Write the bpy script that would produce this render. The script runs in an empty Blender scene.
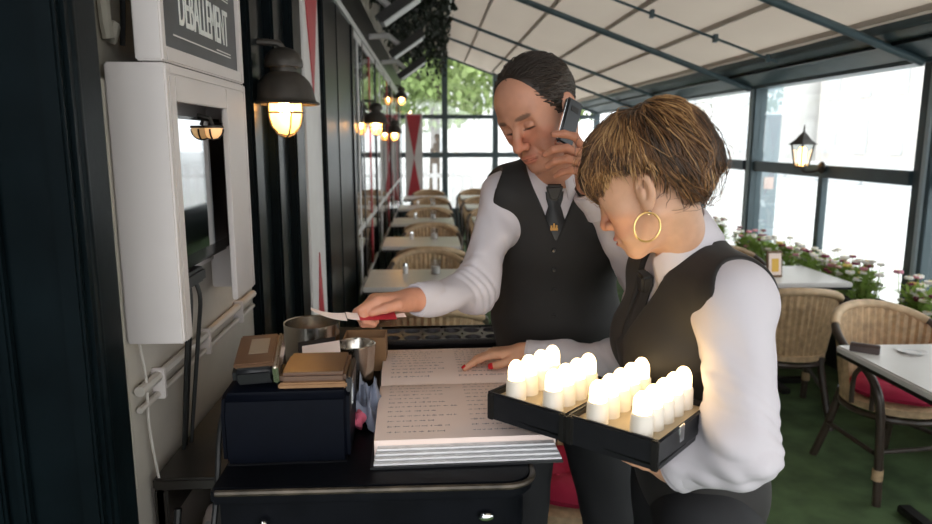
import bpy, bmesh, math, random
import numpy as np
from mathutils import Vector, Matrix
random.seed(7); rng = np.random.default_rng(7)
PI = math.pi
scene = bpy.context.scene
C = bpy.context.collection

# ---------------------------------------------------------------- camera
cam = bpy.data.cameras.new('camera'); cam_o = bpy.data.objects.new('camera', cam); C.objects.link(cam_o)
cam.sensor_width = 36.0; cam.lens = 27.04; cam.clip_start = 0.02; cam.clip_end = 400
cam_o.location = (0, 0, 1.62)
cam_o.rotation_euler = (PI/2 - math.atan(122/700), 0, -math.atan(36/math.hypot(700, 122)))
cam.dof.use_dof = True; cam.dof.focus_distance = 1.45; cam.dof.aperture_fstop = 4.5
scene.camera = cam_o
# ---------------------------------------------------------------- sky: bright even overcast
w = bpy.data.worlds.new('overcast_sky'); scene.world = w; w.use_nodes = True
bg = w.node_tree.nodes['Background']
bg.inputs['Color'].default_value = (0.95, 0.98, 1.0, 1); bg.inputs['Strength'].default_value = 3.0
# ---------------------------------------------------------------- exposure
vs = scene.view_settings
scene.display_settings.display_device = 'sRGB'
vs.view_transform = 'Standard'; vs.look = 'None'; vs.gamma = 1.0; vs.exposure = 0.15; vs.use_curve_mapping = False
try:
    scene.cycles.use_denoising = True
    scene.cycles.max_bounces = 10; scene.cycles.diffuse_bounces = 5; scene.cycles.transparent_max_bounces = 12
    scene.cycles.sample_clamp_indirect = 6.0
    scene.cycles.caustics_reflective = False; scene.cycles.caustics_refractive = False
except Exception: pass

# ================================================================ materials
MATS = {}
def mat(name, col, rough=.5, metal=0., spec=.5, noise=None, bump=None, emit=None, trans=0., coat=0., sheen=0., stretch=(1, 1, 1), sss=0., attr=None):
    m = bpy.data.materials.new(name); m.use_nodes = True; nt = m.node_tree; N = nt.nodes; L = nt.links
    b = N['Principled BSDF']
    b.inputs['Base Color'].default_value = (*col, 1); b.inputs['Roughness'].default_value = rough
    b.inputs['Metallic'].default_value = metal; b.inputs['Specular IOR Level'].default_value = spec
    b.inputs['Transmission Weight'].default_value = trans; b.inputs['Coat Weight'].default_value = coat
    b.inputs['Sheen Weight'].default_value = sheen
    if sss: 
        b.inputs['Subsurface Weight'].default_value = sss; b.inputs['Subsurface Radius'].default_value = (.012, .005, .003); b.inputs['Subsurface Scale'].default_value = 1.0
    if emit: b.inputs['Emission Color'].default_value = (*emit[0], 1); b.inputs['Emission Strength'].default_value = emit[1]
    if noise or bump:
        tc = N.new('ShaderNodeTexCoord'); mp = N.new('ShaderNodeMapping'); L.new(tc.outputs['Object'], mp.inputs[0]); mp.inputs['Scale'].default_value = stretch
    src = None
    if attr:
        a = N.new('ShaderNodeAttribute'); a.attribute_name = attr; src = a.outputs['Color']
    if noise:
        n = N.new('ShaderNodeTexNoise'); n.inputs['Scale'].default_value = noise[0]; n.inputs['Detail'].default_value = 5; L.new(mp.outputs[0], n.inputs['Vector'])
        mx = N.new('ShaderNodeMix'); mx.data_type = 'RGBA'; mx.blend_type = 'MULTIPLY'; mx.inputs[0].default_value = 1
        r = N.new('ShaderNodeMapRange'); r.inputs[1].default_value = .3; r.inputs[2].default_value = .7; r.inputs[3].default_value = 1 - noise[1]; r.inputs[4].default_value = 1 + noise[1]
        L.new(n.outputs['Fac'], r.inputs[0]); L.new(r.outputs[0], mx.inputs[7])
        mx.inputs[6].default_value = (*col, 1)
        if src: L.new(src, mx.inputs[6])
        src = mx.outputs[2]
    if src: L.new(src, b.inputs['Base Color'])
    if bump:
        n2 = N.new('ShaderNodeTexNoise'); n2.inputs['Scale'].default_value = bump[0]; n2.inputs['Detail'].default_value = 4; L.new(mp.outputs[0], n2.inputs['Vector'])
        bp = N.new('ShaderNodeBump'); bp.inputs['Strength'].default_value = bump[1]; bp.inputs['Distance'].default_value = bump[2] if len(bump) > 2 else .004
        L.new(n2.outputs['Fac'], bp.inputs['Height']); L.new(bp.outputs[0], b.inputs['Normal'])
    MATS[name] = m; return m
def glass_mat(name, tint=(1, 1, 1), ior=1.45, rough=0.0, refl=1.0):
    m = bpy.data.materials.new(name); m.use_nodes = True; N = m.node_tree.nodes; L = m.node_tree.links
    for n in list(N): N.remove(n)
    o = N.new('ShaderNodeOutputMaterial'); t = N.new('ShaderNodeBsdfTransparent'); t.inputs[0].default_value = (*tint, 1)
    g = N.new('ShaderNodeBsdfGlossy'); g.inputs['Roughness'].default_value = rough; g.inputs['Color'].default_value = (refl, refl, refl, 1)
    lw = N.new('ShaderNodeLayerWeight'); lw.inputs[0].default_value = .5; mx = N.new('ShaderNodeMixShader')
    pw = N.new('ShaderNodeMath'); pw.operation = 'POWER'; pw.inputs[1].default_value = 4.0; L.new(lw.outputs['Facing'], pw.inputs[0])
    f0 = ((ior-1)/(ior+1))**2*2; fr = N.new('ShaderNodeMapRange'); fr.inputs[3].default_value = f0; fr.inputs[4].default_value = .75; L.new(pw.outputs[0], fr.inputs[0])
    L.new(fr.outputs[0], mx.inputs[0]); L.new(t.outputs[0], mx.inputs[1]); L.new(g.outputs[0], mx.inputs[2]); L.new(mx.outputs[0], o.inputs[0])
    MATS[name] = m; return m
def cloth_translucent(name, col, amount, noise=None):
    m = bpy.data.materials.new(name); m.use_nodes = True; N = m.node_tree.nodes; L = m.node_tree.links
    for n in list(N): N.remove(n)
    o = N.new('ShaderNodeOutputMaterial'); d = N.new('ShaderNodeBsdfDiffuse'); d.inputs[0].default_value = (*col, 1)
    t = N.new('ShaderNodeBsdfTranslucent'); t.inputs[0].default_value = (*col, 1); mx = N.new('ShaderNodeMixShader'); mx.inputs[0].default_value = amount
    L.new(d.outputs[0], mx.inputs[1]); L.new(t.outputs[0], mx.inputs[2]); L.new(mx.outputs[0], o.inputs[0])
    if noise:
        tc = N.new('ShaderNodeTexCoord'); n = N.new('ShaderNodeTexNoise'); n.inputs['Scale'].default_value = noise[0]; L.new(tc.outputs['Object'], n.inputs['Vector'])
        r = N.new('ShaderNodeMix'); r.data_type = 'RGBA'; r.inputs[6].default_value = (*[c*(1-noise[1]) for c in col], 1); r.inputs[7].default_value = (*[min(1, c*(1+noise[1])) for c in col], 1)
        L.new(n.outputs['Fac'], r.inputs[0]); L.new(r.outputs[2], d.inputs[0]); L.new(r.outputs[2], t.inputs[0])
    MATS[name] = m; return m

M = MATS
def lamp_glass(name):
    m = bpy.data.materials.new(name); m.use_nodes = True; N = m.node_tree.nodes; L = m.node_tree.links
    b = N['Principled BSDF']; b.inputs['Base Color'].default_value = (.9, .75, .5, 1); b.inputs['Emission Color'].default_value = (1, .50, .13, 1); b.inputs['Emission Strength'].default_value = 1.6; b.inputs['Roughness'].default_value = .3
    t = N.new('ShaderNodeBsdfTransparent'); t.inputs[0].default_value = (1, .80, .52, 1); mx = N.new('ShaderNodeMixShader'); mx.inputs[0].default_value = .55
    L.new(b.outputs[0], mx.inputs[1]); L.new(t.outputs[0], mx.inputs[2]); L.new(mx.outputs[0], N['Material Output'].inputs[0]); MATS[name] = m
lamp_glass('lamp_glass')
mat('green_carpet', (.075, .125, .050), .95, noise=(6, .35), bump=(300, .5, .003), sheen=.0)
mat('asphalt', (.62, .62, .61), .9, noise=(3, .12))
mat('pavement', (.62, .61, .58), .85, noise=(5, .1))
mat('black_green_paint', (.003, .006, .0075), .32, spec=.08, noise=(9, .25), bump=(25, .15, .004))
mat('blue_grey_steel', (.055, .09, .105), .4, noise=(8, .12))
mat('pale_blue_steel', (.36, .44, .48), .5)
mat('beige_wall', (.46, .42, .37), .6, noise=(5, .12), bump=(30, .25, .003))
mat('old_plaster', (.33, .30, .25), .8, noise=(7, .25), bump=(20, .4, .004))
mat('white_trim', (.72, .72, .72), .4)
mat('white_cabinet', (.60, .55, .535), .45, noise=(4, .05))
mat('chalkboard', (.035, .04, .047), .35, noise=(12, .25))
mat('chalk', (.72, .72, .70), .8)
mat('screen_mirror', (.30, .32, .33), .04, metal=1.0)
mat('black_plastic', (.012, .012, .014), .4, noise=(60, .15))
mat('black_gloss', (.008, .009, .011), .2)
mat('navy_plastic', (.0025, .0035, .007), .5, spec=.05, noise=(40, .12), bump=(200, .1, .001))
mat('brown_plastic', (.12, .06, .032), .35, noise=(20, .1))
mat('wood_brown', (.16, .085, .04), .5, noise=(6, .3), stretch=(8, 1, 8))
mat('dark_wood', (.035, .028, .022), .45, noise=(8, .3), stretch=(6, 1, 6))
mat('steel', (.62, .58, .52), .22, metal=1.0, noise=(15, .1))
mat('dark_metal', (.03, .028, .026), .45, metal=.6, noise=(10, .2))
mat('lamp_metal', (.055, .048, .042), .5, metal=.35, noise=(14, .3), bump=(40, .2, .002))
mat('warm_bulb', (1, .8, .5), .4, emit=((1, .55, .16), 9))
mat('warm_core', (1, .8, .5), .4, emit=((1, .62, .28), 200))
mat('reflection_glow', (.8, .6, .35), .3, emit=((1, .50, .18), .62))  # own glow imitating the lamp mirrored in the cabinet screen
mat('red_paint', (.46, .03, .045), .45, noise=(6, .12))
mat('white_paint', (.75, .73, .72), .5, noise=(6, .06))
mat('paper', (.88, .72, .65), .85, noise=(10, .03))
mat('paper_edge', (.74, .73, .74), .85, noise=(60, .12), stretch=(1, 1, 30))
mat('ink', (.30, .25, .26), .9)
mat('cardboard', (.30, .165, .08), .85, noise=(15, .12))
mat('blue_cloth', (.25, .28, .37), .95, bump=(300, .3, .001), noise=(20, .1))
mat('pink_cloth', (.6, .12, .2), .9)
mat('rattan', (.50, .345, .20), .55, noise=(30, .25), bump=(160, .5, .003))
mat('rattan_rim', (.52, .37, .225), .5, noise=(20, .2), bump=(120, .4, .002))
mat('dark_rattan', (.052, .037, .028), .35, noise=(20, .2))
mat('red_cushion', (.36, .008, .045), .9, noise=(8, .2), bump=(30, .3, .006))
mat('table_white', (.70, .68, .66), .32, noise=(3, .05))
mat('planter_black', (.012, .014, .015), .4, noise=(10, .2))
mat('soil', (.03, .02, .014), .95)
cloth_translucent('leaf_green', (.30, .42, .11), .40, noise=(14, .35))
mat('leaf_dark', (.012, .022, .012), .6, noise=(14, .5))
mat('tree_leaf', (.26, .35, .12), .7, noise=(1.5, .35))
mat('bark', (.13, .10, .08), .9, noise=(10, .3))
mat('blossom_white', (.85, .82, .76), .7); mat('blossom_pink', (.70, .28, .36), .7); mat('blossom_maroon', (.20, .02, .06), .7); mat('blossom_yellow', (.80, .62, .16), .7)
mat('facade_pale', (.80, .79, .77), .9, noise=(.5, .08)); mat('facade_window', (.66, .68, .70), .4)
mat('facade_brick', (.74, .69, .65), .9, noise=(.8, .1))
mat('candle_plastic', (.62, .58, .53), .5, emit=((1, .80, .52), .12))
mat('candle_tip', (1, .9, .7), .4, emit=((1, .73, .38), 5.5))
mat('gold', (.85, .58, .22), .28, metal=1.0)
mat('chrome', (.8, .8, .8), .15, metal=1.0)
mat('phone_black', (.012, .012, .014), .28)
mat('cable_black', (.01, .01, .01), .5); mat('cable_white', (.50, .46, .42), .5)
mat('dark_shelf', (.02, .017, .014), .35, noise=(10, .3))
mat('counter_black', (.004, .0045, .0065), .4, spec=.08, noise=(14, .3), bump=(30, .15, .003))
mat('counter_worn', (.07, .055, .04), .4, metal=.4, noise=(25, .6))
mat('teal_box', (.03, .07, .07), .5); mat('orange_label', (.5, .16, .07), .6)
glass_mat('window_glass', (.97, .985, .985)); glass_mat('tumbler_glass', (.9, .9, .9), 1.5)
glass_mat('facade_glass', (.85, .85, .85), 1.9)
mat('curtain', (.78, .68, .66), .9, noise=(8, .06))
cloth_translucent('awning_canvas', (.70, .60, .50), .15, noise=(1.2, .05))
cloth_translucent('awning_seam', (.62, .56, .50), .25)

# ================================================================ mesh helpers
def rotm(rx=0, ry=0, rz=0): return Matrix.Rotation(rz, 3, 'Z') @ Matrix.Rotation(ry, 3, 'Y') @ Matrix.Rotation(rx, 3, 'X')
class MB:
    def __init__(s): s.v = []; s.f = []; s.m = []
    def add(s, vs_, fs, m=0):
        o = len(s.v); s.v += [tuple(p) for p in vs_]; s.f += [tuple(i+o for i in q) for q in fs]; s.m += [m]*len(fs); return s
    def box(s, c, d, rot=None, m=0):
        x, y, z = [k/2 for k in d]; P = [Vector(p) for p in ((-x,-y,-z),(x,-y,-z),(x,y,-z),(-x,y,-z),(-x,-y,z),(x,-y,z),(x,y,z),(-x,y,z))]
        if rot is not None: P = [rot @ p for p in P]
        return s.add([p + Vector(c) for p in P], [(0,3,2,1),(4,5,6,7),(0,1,5,4),(1,2,6,5),(2,3,7,6),(3,0,4,7)], m)
    def b2(s, x0, x1, y0, y1, z0, z1, m=0): return s.box(((x0+x1)/2, (y0+y1)/2, (z0+z1)/2), (abs(x1-x0), abs(y1-y0), abs(z1-z0)), None, m)
    def tube(s, path, r, n=8, m=0, closed=False, caps=True, flat=1.0):
        P = [Vector(p) for p in path]; k = len(P); R = r if isinstance(r, (list, tuple)) else [r]*k
        vs_ = []; up = None
        for i in range(k):
            if closed: t = P[(i+1) % k] - P[i-1]
            else: t = P[min(i+1, k-1)] - P[max(i-1, 0)]
            t = t.normalized() if t.length > 1e-9 else Vector((0, 0, 1))
            if up is None: up = t.orthogonal().normalized() if abs(t.z) > .95 else (Vector((0, 0, 1)) - t*t.z).normalized()
            else:
                up = up - t*up.dot(t); up = up.normalized() if up.length > 1e-6 else t.orthogonal().normalized()
            sd = t.cross(up)
            for j in range(n):
                a = 2*PI*j/n; vs_.append(P[i] + (up*math.cos(a)*flat + sd*math.sin(a))*R[i])
        fs = []
        for i in range(k if closed else k-1):
            a = i*n; b = ((i+1) % k)*n
            for j in range(n): fs.append((a+j, a+(j+1) % n, b+(j+1) % n, b+j))
        if caps and not closed: fs += [tuple(range(n-1, -1, -1)), tuple(range((k-1)*n, k*n))]
        return s.add(vs_, fs, m)
    def cyl(s, a, b, r, r2=None, n=16, m=0): return s.tube([a, b], [r, r if r2 is None else r2], n, m)
    def lathe(s, prof, c=(0, 0, 0), n=24, m=0, rot=None):
        vs_ = []; k = len(prof); c = Vector(c)
        for (r, z) in prof:
            for j in range(n):
                p = Vector((r*math.cos(2*PI*j/n), r*math.sin(2*PI*j/n), z)); vs_.append(c + (rot @ p if rot is not None else p))
        fs = [(i*n+j, i*n+(j+1) % n, (i+1)*n+(j+1) % n, (i+1)*n+j) for i in range(k-1) for j in range(n)]
        return s.add(vs_, fs, m)
    def poly(s, pts, thick, nrm, m=0):
        n = Vector(nrm).normalized()*thick; P = [Vector(p) for p in pts]; k = len(P)
        return s.add(P + [p + n for p in P], [tuple(range(k-1, -1, -1)), tuple(range(k, 2*k))] + [(i, (i+1) % k, k+(i+1) % k, k+i) for i in range(k)], m)
    def ball(s, c, r, n=12, m=0, rot=None):
        rr = r if isinstance(r, (tuple, list)) else (r, r, r); h = n//2; vs_ = []; fs = []
        for i in range(h+1):
            for j in range(n):
                t = PI*i/h; p = Vector((rr[0]*math.sin(t)*math.cos(2*PI*j/n), rr[1]*math.sin(t)*math.sin(2*PI*j/n), rr[2]*math.cos(t)))
                vs_.append(Vector(c) + (rot @ p if rot is not None else p))
        for i in range(h):
            for j in range(n): fs.append((i*n+j, (i+1)*n+j, (i+1)*n+(j+1) % n, i*n+(j+1) % n))
        return s.add(vs_, fs, m)
    def mesh(s, name, mats, smooth=True, bevel=0, seg=2, merge=True):
        me = bpy.data.meshes.new(name); me.from_pydata(s.v, [], s.f)
        for q in mats: me.materials.append(M[q] if isinstance(q, str) else q)
        me.polygons.foreach_set('material_index', s.m)
        bm = bmesh.new(); bm.from_mesh(me)
        if merge: bmesh.ops.remove_doubles(bm, verts=bm.verts, dist=1e-5)
        if bevel:
            bm.normal_update()
            es = [e for e in bm.edges if len(e.link_faces) == 2 and e.calc_face_angle(0) > .6]
            bmesh.ops.bevel(bm, geom=es, offset=bevel, segments=seg, affect='EDGES', clamp_overlap=True)
        bmesh.ops.recalc_face_normals(bm, faces=bm.faces)
        bm.to_mesh(me); bm.free()
        if smooth:
            me.shade_smooth(); me.set_sharp_from_angle(angle=math.radians(38))
        return me
    def build(s, name, mats, parent=None, loc=None, rz=None, **kw):
        if isinstance(mats, str): mats = [mats]
        o = bpy.data.objects.new(name, s.mesh(name, mats, **kw)); C.objects.link(o)
        if parent is not None: o.parent = parent
        if loc is not None: o.location = loc
        if rz is not None: o.rotation_euler = (0, 0, rz)
        return o
def tag(o, label, cat, group=None):
    o['label'] = label; o['category'] = cat
    if group: o['group'] = group
    return o
def struct(o, label=None, cat=None):
    o['kind'] = 'structure'
    if label: o['label'] = label
    if cat: o['category'] = cat
    return o
def thing(name, label, cat, loc=(0, 0, 0), rz=0, group=None):
    o = bpy.data.objects.new(name, None); C.objects.link(o); o.location = loc; o.rotation_euler = (0, 0, rz); o.empty_display_size = .1
    return tag(o, label, cat, group)
def obj_of(name, me, parent=None, loc=None, rot=None):
    o = bpy.data.objects.new(name, me); C.objects.link(o)
    if parent is not None: o.parent = parent
    if loc is not None: o.location = loc
    if rot is not None: o.rotation_euler = rot
    return o
def copy_tree(o, parent=None):
    c = o.copy(); C.objects.link(c)
    if parent is not None: c.parent = parent
    for ch in list(o.children): copy_tree(ch, c)
    return c
def arc(c, r, a0, a1, n, plane='xy'):
    out = []
    for i in range(n+1):
        a = a0 + (a1-a0)*i/n; u, v = r*math.cos(a), r*math.sin(a)
        out.append((c[0]+u, c[1]+v, c[2]) if plane == 'xy' else (c[0]+u, c[1], c[2]+v) if plane == 'xz' else (c[0], c[1]+u, c[2]+v))
    return out
def smooth_path(pts, sub=6):
    P = [Vector(p) for p in pts]; out = []
    for i in range(len(P)-1):
        p0, p1, p2, p3 = P[max(i-1, 0)], P[i], P[i+1], P[min(i+2, len(P)-1)]
        for k in range(sub):
            t = k/sub; out.append(.5*((2*p1) + (p2-p0)*t + (2*p0-5*p1+4*p2-p3)*t*t + (3*p1-p0-3*p2+p3)*t*t*t))
    out.append(P[-1]); return out

# ================================================================ SETTING
YF = 12.5            # far glazed end
XR = 2.9             # glazed street side
# floor and outdoors
struct(MB().b2(-1.4, 3.05, -1.6, YF+.1, -.12, 0).build('floor', 'green_carpet', smooth=False))
struct(MB().b2(-60, 90, -60, 110, -.5, -.14).build('street_ground', 'asphalt', smooth=False), 'pale street surface outside the terrace', 'street')
struct(MB().b2(3.06, 6.5, -20, 40, -.139, -.05).build('pavement', 'pavement', smooth=False), 'pale pavement strip outside the flower boxes', 'pavement')

# ---- left facade
wl = struct(MB().b2(-1.0, -.62, 1.2, YF+.3, 0, 4.2).build('wall_left', 'black_green_paint', smooth=False))
MB().b2(-.62, -.53, 1.195, 2.06, 1.0, 1.72).b2(-.62, -.535, 1.195, 2.06, 0, 1.0).build('wall_panel', 'beige_wall', wl, bevel=.003)
MB().b2(-.62, -.545, 1.195, 2.06, 1.72, 3.3).build('upper_wall_panel', 'old_plaster', wl)
# near pilaster with mouldings (door jamb beside the camera)
pil = MB(); pil.b2(-1.5, -.48, .985, 1.085, 0, 4.2); pil.b2(-1.5, -.54, 1.086, 1.194, 0, 4.2)
pil.build('pilaster', 'black_green_paint', wl, bevel=.006)
for x0, x1, d in ((-.515, -.485, .012), (-.60, -.585, .018), (-.635, -.62, .014), (-.70, -.66, .022), (-.78, -.765, .014)):
    MB().b2(x0, x1, .985-d, .984, 0, 4.2).build('moulding', 'black_green_paint', wl, bevel=.004)
MB().tube([(-.49, 1.01, 0), (-.49, 1.01, 4.2)], .014, 10).build('corner_bead', 'black_green_paint', wl)
MB().b2(-1.55, -1.42, -1.6, .985, 0, 4.2).build('recess_wall', 'black_green_paint', wl)
# brass door hardware on the jamb
MB().b2(-.795, -.785, .962, .983, 1.17, 1.23).build('hinge', 'gold', wl); MB().b2(-.795, -.785, .962, .983, .92, 1.0).build('hinge', 'gold', wl)
# dark column behind first lamp : stepped mouldings
for x, y0, y1 in ((-.50, 2.06, 2.16), (-.52, 2.16, 2.32), (-.49, 2.32, 2.40), (-.515, 2.40, 2.62), (-.485, 2.62, 2.72), (-.51, 2.72, 2.93)):
    MB().b2(-.63, x, y0, y1, 0, 4.0).build('column_moulding', 'black_green_paint', wl, bevel=.008)
# base boards and ledges of the shop front beyond
MB().b2(-.63, -.50, 3.40, YF, 0, .55).build('shopfront_base', 'black_green_paint', wl, bevel=.01)
MB().b2(-.63, -.49, 2.93, YF, 2.335, 2.62).build('fascia', 'black_green_paint', wl, bevel=.01)
MB().b2(-.492, -.478, 2.93, YF, 2.325, 2.365).build('fascia_trim', 'white_trim', wl)
MB().b2(-.60, -.50, 2.93, YF, 2.62, 3.0).build('upper_fascia', 'old_plaster', wl)
# posts of the shop front, windows between
posts = [3.42, 3.95, 4.62, 5.3, 6.5, 7.7, 8.9, 10.1, 11.3, 12.3]
for i, y in enumerate(posts):
    wd = (.12, .16, .14, .10)[i] if i < 4 else .09
    MB().b2(-.63, -.482 - .006*(i % 2), y-wd/2, y+wd/2, 0, 2.34).build('shopfront_post', 'black_green_paint', wl, bevel=.006)
for i in range(len(posts)-1):
    y0, y1 = posts[i]+.05, posts[i+1]-.05
    wd = struct(thing('window_%d' % (i+1), '', '')); del wd['category']; del wd['label']
    if i in (0, 1):   # dark doorway glazing
        MB().b2(-.60, -.492, y0, y1, .55, 2.33).build('pane', 'black_green_paint', wd)
    else:
        MB().b2(-.56, -.515, y0, y1, .55, 2.33).build('curtain', 'curtain', wd)
        MB().b2(-.494, -.490, y0, y1, .55, 2.33).build('pane', 'facade_glass', wd)
        for z in (.58, 1.0, 2.30): MB().b2(-.505, -.486, y0, y1, z-.02, z+.02).build('glazing_bar', 'white_trim', wd)
        MB().b2(-.505, -.486, (y0+y1)/2-.03, (y0+y1)/2+.03, .60, 2.28).build('glazing_bar', 'red_paint' if i % 2 else 'white_trim', wd)

# ---- far glazed end
wf = struct(MB().b2(-.6, 3.0, YF-.03, YF+.05, 0, .42).build('wall_back', 'blue_grey_steel', bevel=.005))
def frame_bar(p, parent, m='blue_grey_steel', n='frame_bar', bevel=.004): return p.build(n, m, parent, bevel=bevel)
fx = [-.55, .26, 1.15, 2.05, 2.95]
for x in fx: frame_bar(MB().b2(x-.05, x+.05, YF-.05, YF+.05, .42, 3.3 - max(0, x)*.34), wf, n='post')
for z, h in ((2.02, .07), (1.36, .09)):
    frame_bar(MB().b2(-.55, 2.95, YF-.045, YF+.045, z-h/2, z+h/2), wf, n='rail')
wn = len(posts)
for i in range(4):
    wd = struct(thing('window_%d' % (wn+i), '', '')); del wd['category']; del wd['label']
    for z0, z1 in ((.42, 1.32), (1.41, 1.98), (2.06, 2.9 - .34*max(0, fx[i+1]-.22))):
        if z1 > z0: MB().b2(fx[i]+.05, fx[i+1]-.05, YF-.004, YF+.004, z0, z1).build('pane', 'window_glass', wd)

# ---- street side: parapet, posts, rail, beam, panes
wr = struct(MB().b2(XR-.02, XR+.1, -1.6, YF, 0, .55).build('wall_right', 'planter_black', bevel=.01))
py_ = [-.6, 1.7, 3.97, 6.26, 8.55, 10.8]
for y in py_:
    frame_bar(MB().b2(XR-.02, XR+.09, y-.05, y+.05, .55, 2.12), wr, n='post')
    frame_bar(MB().b2(XR-.035, XR-.02, y-.02, y+.02, .55, 2.12), wr, m='pale_blue_steel', n='post_cover')
    frame_bar(MB().b2(XR+.02, XR+.07, y+.10, y+.16, .55, 2.12), wr, n='post')
frame_bar(MB().b2(XR-.05, XR+.13, -1.6, YF, 2.065, 2.28), wr, n='beam', bevel=.012)
cas = MB().poly([(2.56, -1.6, 2.285), (2.56, -1.6, 2.215), (2.60, -1.6, 2.19), (XR-.05, -1.6, 2.085), (XR-.05, -1.6, 2.29)], YF+1.6, (0, 1, 0)).build('awning_cassette', 'blue_grey_steel', wr, bevel=.006)
MB().b2(2.64, 2.67, -1.6, YF, 2.150, 2.17).build('guide_strip', 'black_green_paint', wr)
for i in range(len(py_)-1):
    y0, y1 = py_[i], py_[i+1]
    frame_bar(MB().b2(XR, XR+.07, y0+.16, y1-.05, 1.345, 1.435), wr, n='rail')
    frame_bar(MB().b2(XR+.005, XR+.055, (y0+y1)/2-.03, (y0+y1)/2+.03, .55, 1.345), wr, n='mullion')
    wd = struct(thing('window_%d' % (wn+4+i), '', '')); del wd['category']; del wd['label']
    MB().b2(XR+.03, XR+.036, y0+.16, y1-.05, 1.435, 2.065).build('pane', 'window_glass', wd)
    ym = (y0+y1)/2
    MB().b2(XR+.03, XR+.036, y0+.16, ym-.03, .55, 1.345).build('pane', 'window_glass', wd)
    MB().b2(XR+.03, XR+.036, ym+.03, y1-.05, .55, 1.345).build('pane', 'window_glass', wd)

# ---- awning roof
AX0, AZ0, SL = .22, 3.04, .348
def az(x): return AZ0 - SL*(x-AX0)
ceil = struct(thing('ceiling', '', '')); del ceil['category']; del ceil['label']
pur = [.22, .60, 1.08, 1.58, 2.06, 2.50, 2.93]
raf = [-.4, 1.9, 4.05, 6.26, 8.4, 9.95, 12.1]
ylines = [-1.6] + raf + [YF+.2]
for i in range(len(pur)-1):          # canvas lengths sag slightly between the purlins and rafters
    for j in range(len(ylines)-1):
        mb = MB(); n, k = 6, 8; vs_ = []; fs = []
        for a in range(n+1):
            for b in range(k+1):
                x = pur[i] + (pur[i+1]-pur[i])*a/n; y = ylines[j] + (ylines[j+1]-ylines[j])*b/k
                sag = .035*math.sin(PI*a/n)*(.6+.4*math.sin(PI*b/k))
                vs_.append((x, y, az(x)+.045-sag))
        for a in range(n):
            for b in range(k): fs.append((a*(k+1)+b, (a+1)*(k+1)+b, (a+1)*(k+1)+b+1, a*(k+1)+b+1))
        mb.add(vs_, fs).build('canvas_panel', 'awning_canvas', ceil)
for x in pur[1:-1]:
    mb = MB(); mb.b2(x-.010, x+.010, -1.6, YF+.2, az(x)+.012, az(x)+.045)
    mb.build('purlin', 'awning_seam', ceil)
MB().tube([(AX0, -1.6, AZ0+.03), (AX0, YF+.1, AZ0+.03)], .028, 10).build('front_tube', 'white_trim', ceil)
for i, y in enumerate(raf):
    r = .026 if i in (2, 3) else .018
    MB().tube([(AX0, y, az(AX0)-.03), (XR-.05, y, az(XR-.05)-.06)], r, 10).build('rafter', 'blue_grey_steel', ceil)
MB().tube([(1.2, 5.25, az(1.2)-.03), (2.58, 5.25, az(2.58)-.03)], .010, 8).build('thin_rod', 'blue_grey_steel', ceil)
for x in (1.62, 2.10, 2.50): MB().box((x, 5.25, az(x)-.03), (.03, .04, .06)).build('rod_clip', 'blue_grey_steel', ceil, bevel=.004)
# dark service strip between facade and awning
MB().b2(-.62, .26, -1.6, YF, 3.16, 3.3).build('service_strip', 'black_green_paint', ceil)
for y in (3.2, 4.4, 5.6, 6.9, 8.2, 9.6, 11): MB().b2(-.62, .22, y-.03, y+.03, 3.06, 3.14).build('cross_beam', 'dark_metal', ceil)

# ================================================================ OUTDOORS
def tree(loc, h, r, seed, label, trunk=.16):
    t = thing('tree', label, 'tree', loc, 0, 'trees beyond the far glass'); rr = random.Random(seed)
    tp = [(0, 0, -.14), (.05, 0, h*.3), (-.04, .05, h*.62)]
    mb = MB().tube(tp, [trunk, trunk*.8, trunk*.5], 8)
    for k in range(5):
        a = k*1.26; mb.tube([(0, 0, h*.4), (math.cos(a)*r*.4, math.sin(a)*r*.4, h*.6), (math.cos(a)*r*.7, math.sin(a)*r*.7, h*.75)], [trunk*.4, trunk*.3, .03], 6)
    mb.build('trunk', 'bark', t)
    mb = MB(); 
    for k in range(5200):
        u = rr.random()**.4; a = rr.random()*2*PI; zz = rr.uniform(-1, 1); q = math.sqrt(1-zz*zz)
        c = Vector((u*r*q*math.cos(a), u*r*q*math.sin(a), h*.66+u*zz*h*.38)); s_ = rr.uniform(.16, .30)
        R = rotm(rr.uniform(0, 6), rr.uniform(0, 6), rr.uniform(0, 6))
        mb.add([c+R@Vector(p)*s_ for p in ((-.5, 0, 0), (0, -.35, .05), (.6, 0, 0), (0, .35, .05))], [(0, 1, 2, 3)])
    mb.build('crown', 'tree_leaf', t, smooth=False, merge=False)
tree((.1, 19.5, 0), 6.4, 2.3, 1, 'broad light green tree straight beyond the far glazed end')
tree((4.6, 24, 0), 7.5, 2.6, 2, 'light green tree behind the man, right of the broad tree')
tree((-4.6, 24, 0), 8.0, 2.8, 3, 'light green tree beyond the far end, close to the facade line')
# white railing beyond the far glass
fn = thing('railing', 'white picket railing outside the far glazed end', 'railing', (-1.5, 15.4, -.14))
for k in range(30): MB().b2(k*.2-.05, k*.2+.05, -.02, .02, 0, 1.15+.05*(k % 3)).build('picket', 'white_paint', fn)
for z in (.25, .95): MB().b2(-.1, 5.95, .02, .05, z, z+.09).build('rail', 'white_paint', fn)
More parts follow.
